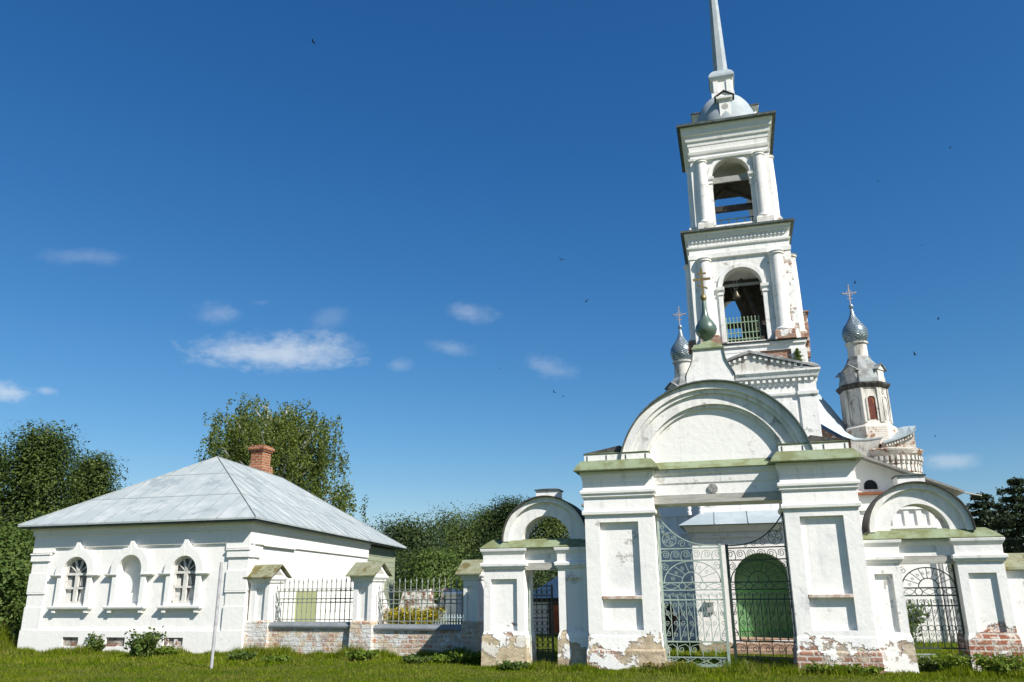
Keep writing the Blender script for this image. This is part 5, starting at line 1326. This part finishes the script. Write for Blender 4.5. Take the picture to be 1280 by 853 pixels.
def bush(name, label, pos, h, rx, seed, leaf, nst=16, per=26, size=.05, group=None, cat='bush'):
    rng = np.random.default_rng(seed); segs = []; C = []
    for i in range(nst):
        a = rng.uniform(0, 2 * pi); l = rng.uniform(.6, 1.05) * h; rr = rx * math.sqrt(rng.uniform(.0, 1))
        tip = np.array([rr * math.cos(a), rr * math.sin(a) * .7, l]); q = wob(rng, (rr * .25 * math.cos(a), rr * .2 * math.sin(a), 0), tip, 4, .02); segs.append((q, .008, .004))
        tt = rng.uniform(.12, 1, per)[:, None]; C.append(q[0] + (tip - q[0]) * tt + rng.normal(size=(per, 3)) * np.array([.10, .10, .05]) * (h ** .5))
    t = Thing(name, label, cat, WF, tuple(pos), group); t.base = Vector((0, 0, 0))
    t.part('stems', trunkmesh(segs), BARK); t.part('leaves', fastmesh('leaves', leafcloud(np.concatenate(C), size, rng, .2, .5), 4), leaf)
    return t
def gp(px_, py_): q = gnd(px_, py_); q.z = 0; return q
bush('bush', 'leafy green bush against the house wall below the blind middle niche', gp(178, 822), .7, .5, 71, L_BUSH, 30, 40, .055)
bush('bush', 'smaller leafy bush at the house wall, left of the one under the niche', gp(122, 817), .52, .38, 72, L_BUSH, 22, 34, .05)
bush('flowering_shrub', 'yellow goldenrod clump blooming behind the railing next to the boarded house end', gp(515, 792), .95, 1.25, 73, L_YEL, 90, 60, .06, cat='flowering plant')
bush('flowering_shrub', 'small patch of orange and yellow flowers behind the railing near the first side gate', gp(572, 790), .6, .9, 74, L_YEL, 24, 20, .06, cat='flowering plant')
wl = [(300, 826, .28, .3, 'low weed clump at the foot of the house corner'), (345, 828, .22, .3, 'weed clump under the first brick plinth'), (452, 826, .4, .3, 'reddish-green weed clump at the foot of the middle fence post'),
      (520, 830, .26, .3, 'thin weeds in front of the second brick plinth'), (556, 829, .28, .28, 'weeds under the middle of the second plinth'), (588, 830, .42, .35, 'nettle clump beside the last fence post'), (640, 838, .25, .3, 'grassy weeds before the first pier of the small gate'),
      (835, 838, .25, .45, 'broad-leaved weeds at the foot of the pale gate leaf'), (866, 836, .2, .35, 'burdock leaves below the sunny gate leaf'), (935, 836, .25, .45, 'weeds growing below the dark gate leaf'),
      (1040, 842, .3, .5, 'low weeds at the foot of the right gate pier'), (1078, 843, .25, .35, 'weeds between the right gate pier and the small gate'), (1150, 840, .4, .3, 'weeds behind the green wicket panel'), (1252, 845, .62, .4, 'tall weed bush at the brick foot of the outer right pier'),
      (1196, 842, .6, .35, 'tall grassy bush inside the right wicket'), (30, 812, .35, .4, 'pale weeds at the left end of the house'), (50, 811, .42, .3, 'feathery pale weeds by the house quoin'), (205, 820, .35, .3, 'weeds just right of the larger house bush')]
for i, (x_, y_2, h, rx, lab) in enumerate(wl):
    bush('weed_clump', lab, gp(x_, y_2), h * .6, rx * 1.25, 100 + i, L_DRY if 'pale' in lab else (L_WEED if i % 3 else L_BUSH), 46, 24, .042, 'weeds along the walls', 'weeds')
fp = G.w(4.95, 7.95, 8.35)
t = Thing('fir_sapling', 'little fir sapling growing out of the bell tower ledge', 'sapling', WF, tuple(fp)); t.base = Vector((0, 0, 0))
rng = np.random.default_rng(5); C = []
for i in range(26):
    z = .05 + .5 * i / 26; l = .28 * (1 - i / 28); a = i * 2.4; tt = rng.uniform(0, 1, 24)[:, None]
    C.append(np.array([0, 0, z]) + tt * np.array([math.cos(a) * l, math.sin(a) * l, .05]) + rng.normal(size=(24, 3)) * .018)
t.part('stem', MB().tube([(0, 0, -.1), (0, 0, .58)], .012, 5), BARK); t.part('needles', fastmesh('needles', leafcloud(np.concatenate(C), .035, rng, .2, .3), 4), L_BUSH)
bush('burdock', 'large round burdock leaf at the inner foot of the left gate pier', gp(826, 836), .3, .22, 160, L_WEED, 6, 8, .12, None, 'weeds')
for (lx, ly, h, lab, sd) in ((5.95, 9.2, 1.1, 'sunlit shrub at the church wall seen low through the right wicket', 161), (6.9, 9.0, 1.25, 'taller shrub at the church wall, right part of the wicket view', 162)):
    q = G.w(lx, ly, 0); bush('bush', lab, q, h, .9, sd, L_BUSH, 60, 50, .06)

# ------------------------------------------------------------------ grass
def blocked(X, Y):
    m_ = np.zeros(len(X), bool)
    def loc(fr): dx, dy = X - fr.O.x, Y - fr.O.y; return dx * fr.u.x + dy * fr.u.y, dx * fr.v.x + dy * fr.v.y
    a, b2 = loc(G)
    for (x0, x1, y0, y1) in ((-.75, .84, -.03, 1.25), (3.52, 5.06, -.03, 1.25), (-3.22, -2.22, .33, 1.2), (-1.46, -.72, .33, 1.2), (5.0, 5.74, .33, 1.2), (6.76, 7.66, .33, 1.2), (7.6, 14, .55, 1.0), (1.3, 5.1, 5.4, 12), (2.1, 4.3, 4.5, 5.4), (-2.1, 9, 10, 14.1)):
        m_ |= (a > x0) & (a < x1) & (b2 > y0) & (b2 < y1)
    a, b2 = loc(FN); m_ |= (a > -.1) & (a < 6.9) & (b2 > .02) & (b2 < .6)
    a, b2 = loc(H); aa = a - b2 * SX / SY; m_ |= (aa > -LW - .05) & (aa < .05) & (b2 > -.05) & (b2 < 15)
    return m_
def grass(n, ylo, yhi, xlo, xhi, hmin, hmax, seed, wd=.012):
    rng = np.random.default_rng(seed)
    Y = rng.uniform(ylo, yhi, n); X = rng.uniform(xlo, xhi, n) * Y
    k_ = ~blocked(X, Y); X, Y = X[k_], Y[k_]; n = len(X)
    hn = np.sin(X * 1.7 + np.sin(Y * 2.1)) * .5 + np.sin(Y * 3.3 + X * .6) * .3 + np.sin(X * 5.1 - Y * 2.2) * .3
    h = (hmin + (hmax - hmin) * rng.uniform(0, 1, n) ** 1.6) * np.clip(1 + .45 * hn, .35, 2)
    a = rng.uniform(0, pi, n); lean = rng.normal(size=(n, 2)) * .45
    dx, dy = np.cos(a) * wd * rng.uniform(.6, 1.4, n), np.sin(a) * wd * rng.uniform(.6, 1.4, n)
    V = np.empty((n, 3, 3)); V[:, 0] = np.stack([X - dx, Y - dy, np.full(n, -.01)], 1); V[:, 1] = np.stack([X + dx, Y + dy, np.full(n, -.01)], 1)
    V[:, 2] = np.stack([X + lean[:, 0] * h, Y + lean[:, 1] * h, h], 1)
    return V.reshape(-1, 3)
V = np.concatenate([grass(190000, 14.5, 24, -.85, .78, .02, .065, 1, .009), grass(60000, 20, 40, -.85, .75, .04, .12, 3, .018), grass(40000, 5, 14.5, -1.0, 1.0, .02, .07, 2, .010)])
# taller fringe at the foot of the walls
def fringe(fr, x0, x1, y, n, h, seed, sp=.22):
    rng = np.random.default_rng(seed); a = rng.uniform(x0, x1, n); b2 = y - np.abs(rng.normal(size=n)) * sp
    X = fr.O.x + fr.u.x * a + fr.v.x * b2; Y = fr.O.y + fr.u.y * a + fr.v.y * b2; hh = h * rng.uniform(.3, 1.15, n) * np.clip(1 + .5 * np.sin(a * 2.3 + seed) + .35 * np.sin(a * 6.1), .3, 2); an = rng.uniform(0, pi, n); le = rng.normal(size=(n, 2)) * .35
    V = np.empty((n, 3, 3)); dx, dy = np.cos(an) * .012, np.sin(an) * .012
    V[:, 0] = np.stack([X - dx, Y - dy, np.full(n, -.01)], 1); V[:, 1] = np.stack([X + dx, Y + dy, np.full(n, -.01)], 1); V[:, 2] = np.stack([X + le[:, 0] * hh, Y + le[:, 1] * hh, hh], 1)
    return V.reshape(-1, 3)
V = np.concatenate([V, fringe(G, -3.3, 8.5, -.02, 9000, .12, 5), fringe(FN, -.2, 7.7, 0, 9000, .2, 6), fringe(H, -8.4, .2, -.06, 8000, .16, 7), fringe(G, .8, 3.5, .5, 1500, .16, 8, .4), fringe(G, 7, 14, .5, 3000, .3, 9), fringe(H, -14, -7.3, 1.0, 9000, .5, 10, 1.2)])
gr = single('grass', fastmesh('grass', V, 3), L_GRASS, None, None, kind='stuff')

# ------------------------------------------------------------------ birds
def bird_mesh(span, up, seed):
    mb = MB(); s = span
    b_ = [(.0, .30), (.05, .22), (.075, .08), (.06, -.08), (.03, -.18), (.04, -.3)]
    prof = []
    vs = []; fs = []; seg = 8
    ring = [(.005, .20), (.035, .17), (.045, .13), (.05, .04), (.045, -.06), (.025, -.14), (.02, -.2), (.035, -.28)]
    for i, (r_, y) in enumerate(ring):
        for j in range(seg):
            a = 2 * pi * j / seg; vs.append((r_ * math.cos(a) * s * (1.4 if i == 7 else 1), y * s, r_ * math.sin(a) * s * (.3 if i >= 6 else .85)))
    for i in range(len(ring) - 1):
        for j in range(seg): fs.append((i * seg + j, i * seg + (j + 1) % seg, (i + 1) * seg + (j + 1) % seg, (i + 1) * seg + j))
    fs += [tuple(range(seg)), tuple(range(len(vs) - 1, len(vs) - seg - 1, -1))]
    mb.add(vs, fs)
    for sg in (-1, 1):
        st = [(.03, .10, -.07, 0.0), (.2, .13, -.05, .5 * up), (.36, .07, -.03, .8 * up), (.52, -.05, -.09, 1.0 * up)]
        w_ = []
        for (x, y0, y1, z) in st:
            w_ += [(sg * x * s, y0 * s, (z * .3 + .01) * s), (sg * x * s, y1 * s, (z * .3 + .01) * s), (sg * x * s, y1 * s, (z * .3 - .006) * s), (sg * x * s, y0 * s, (z * .3 - .006) * s)]
        f_ = []
        for i in range(3):
            for j in range(4): f_.append((i * 4 + j, i * 4 + (j + 1) % 4, i * 4 + 4 + (j + 1) % 4, i * 4 + 4 + j))
        f_ += [(0, 1, 2, 3), (15, 14, 13, 12)]
        mb.add(w_, f_)
    return mb
birds = [(392, 53, 34, .42, .3, 80, 5, 'dark bird gliding alone high at the upper left of the sky'), (702, 325, 42, .42, .8, 20, 25, 'dark bird with raised wings above the small centre cloud'),
         (733, 377, 46, .34, .6, 130, 40, 'tiny dark bird flying low left of the bell tower'), (624, 461, 50, .3, .6, 10, 60, 'tiny bird seen edge-on between the two centre clouds'),
         (693, 491, 44, .34, .9, 50, 50, 'bird banking steeply below the faint cloud left of the gate arch'), (704, 496, 52, .28, .5, 90, 10, 'smaller bird flying just right of the banking one'),
         (1173, 399, 44, .32, .4, 70, 15, 'dark bird right of the turret cross, the higher of the near pair'), (1144, 444, 40, .36, 1.0, 40, 30, 'dark bird with wings up, right of the turret lucarne'),
         (1098, 227, 60, .32, .5, 20, 20, 'tiny bird right of the upper belfry'), (1188, 185, 64, .32, .5, 80, 20, 'tiny bird highest at the upper right of the sky'),
         (1153, 307, 64, .3, .5, 0, 20, 'tiny faint bird right of the lower belfry cornice'), (94, 533, 44, .34, .5, 130, 30, 'dark bird above the left trees'),
         (425, 569, 44, .34, .7, 120, 45, 'dark bird right of the weeping birch'), (1069, 354, 34, .26, .6, 60, 30, 'dark bird passing beside the cross on the right-hand turret'), (1169, 546, 60, .28, .6, 60, 30, 'tiny bird above the little cloud at the right')]
for i, (x_, y_2, d, sp_, up, hd, bk, lab) in enumerate(birds):
    p = at_dist(x_, y_2, d); mb = bird_mesh(sp_, up, i)
    o = single('bird', mb, BIRDM, lab, 'bird', WF, (0, 0, 0), 'swallows in the sky', smooth=True)
    o.location = p; o.rotation_euler = (R(8), R(bk * .5), R(hd))
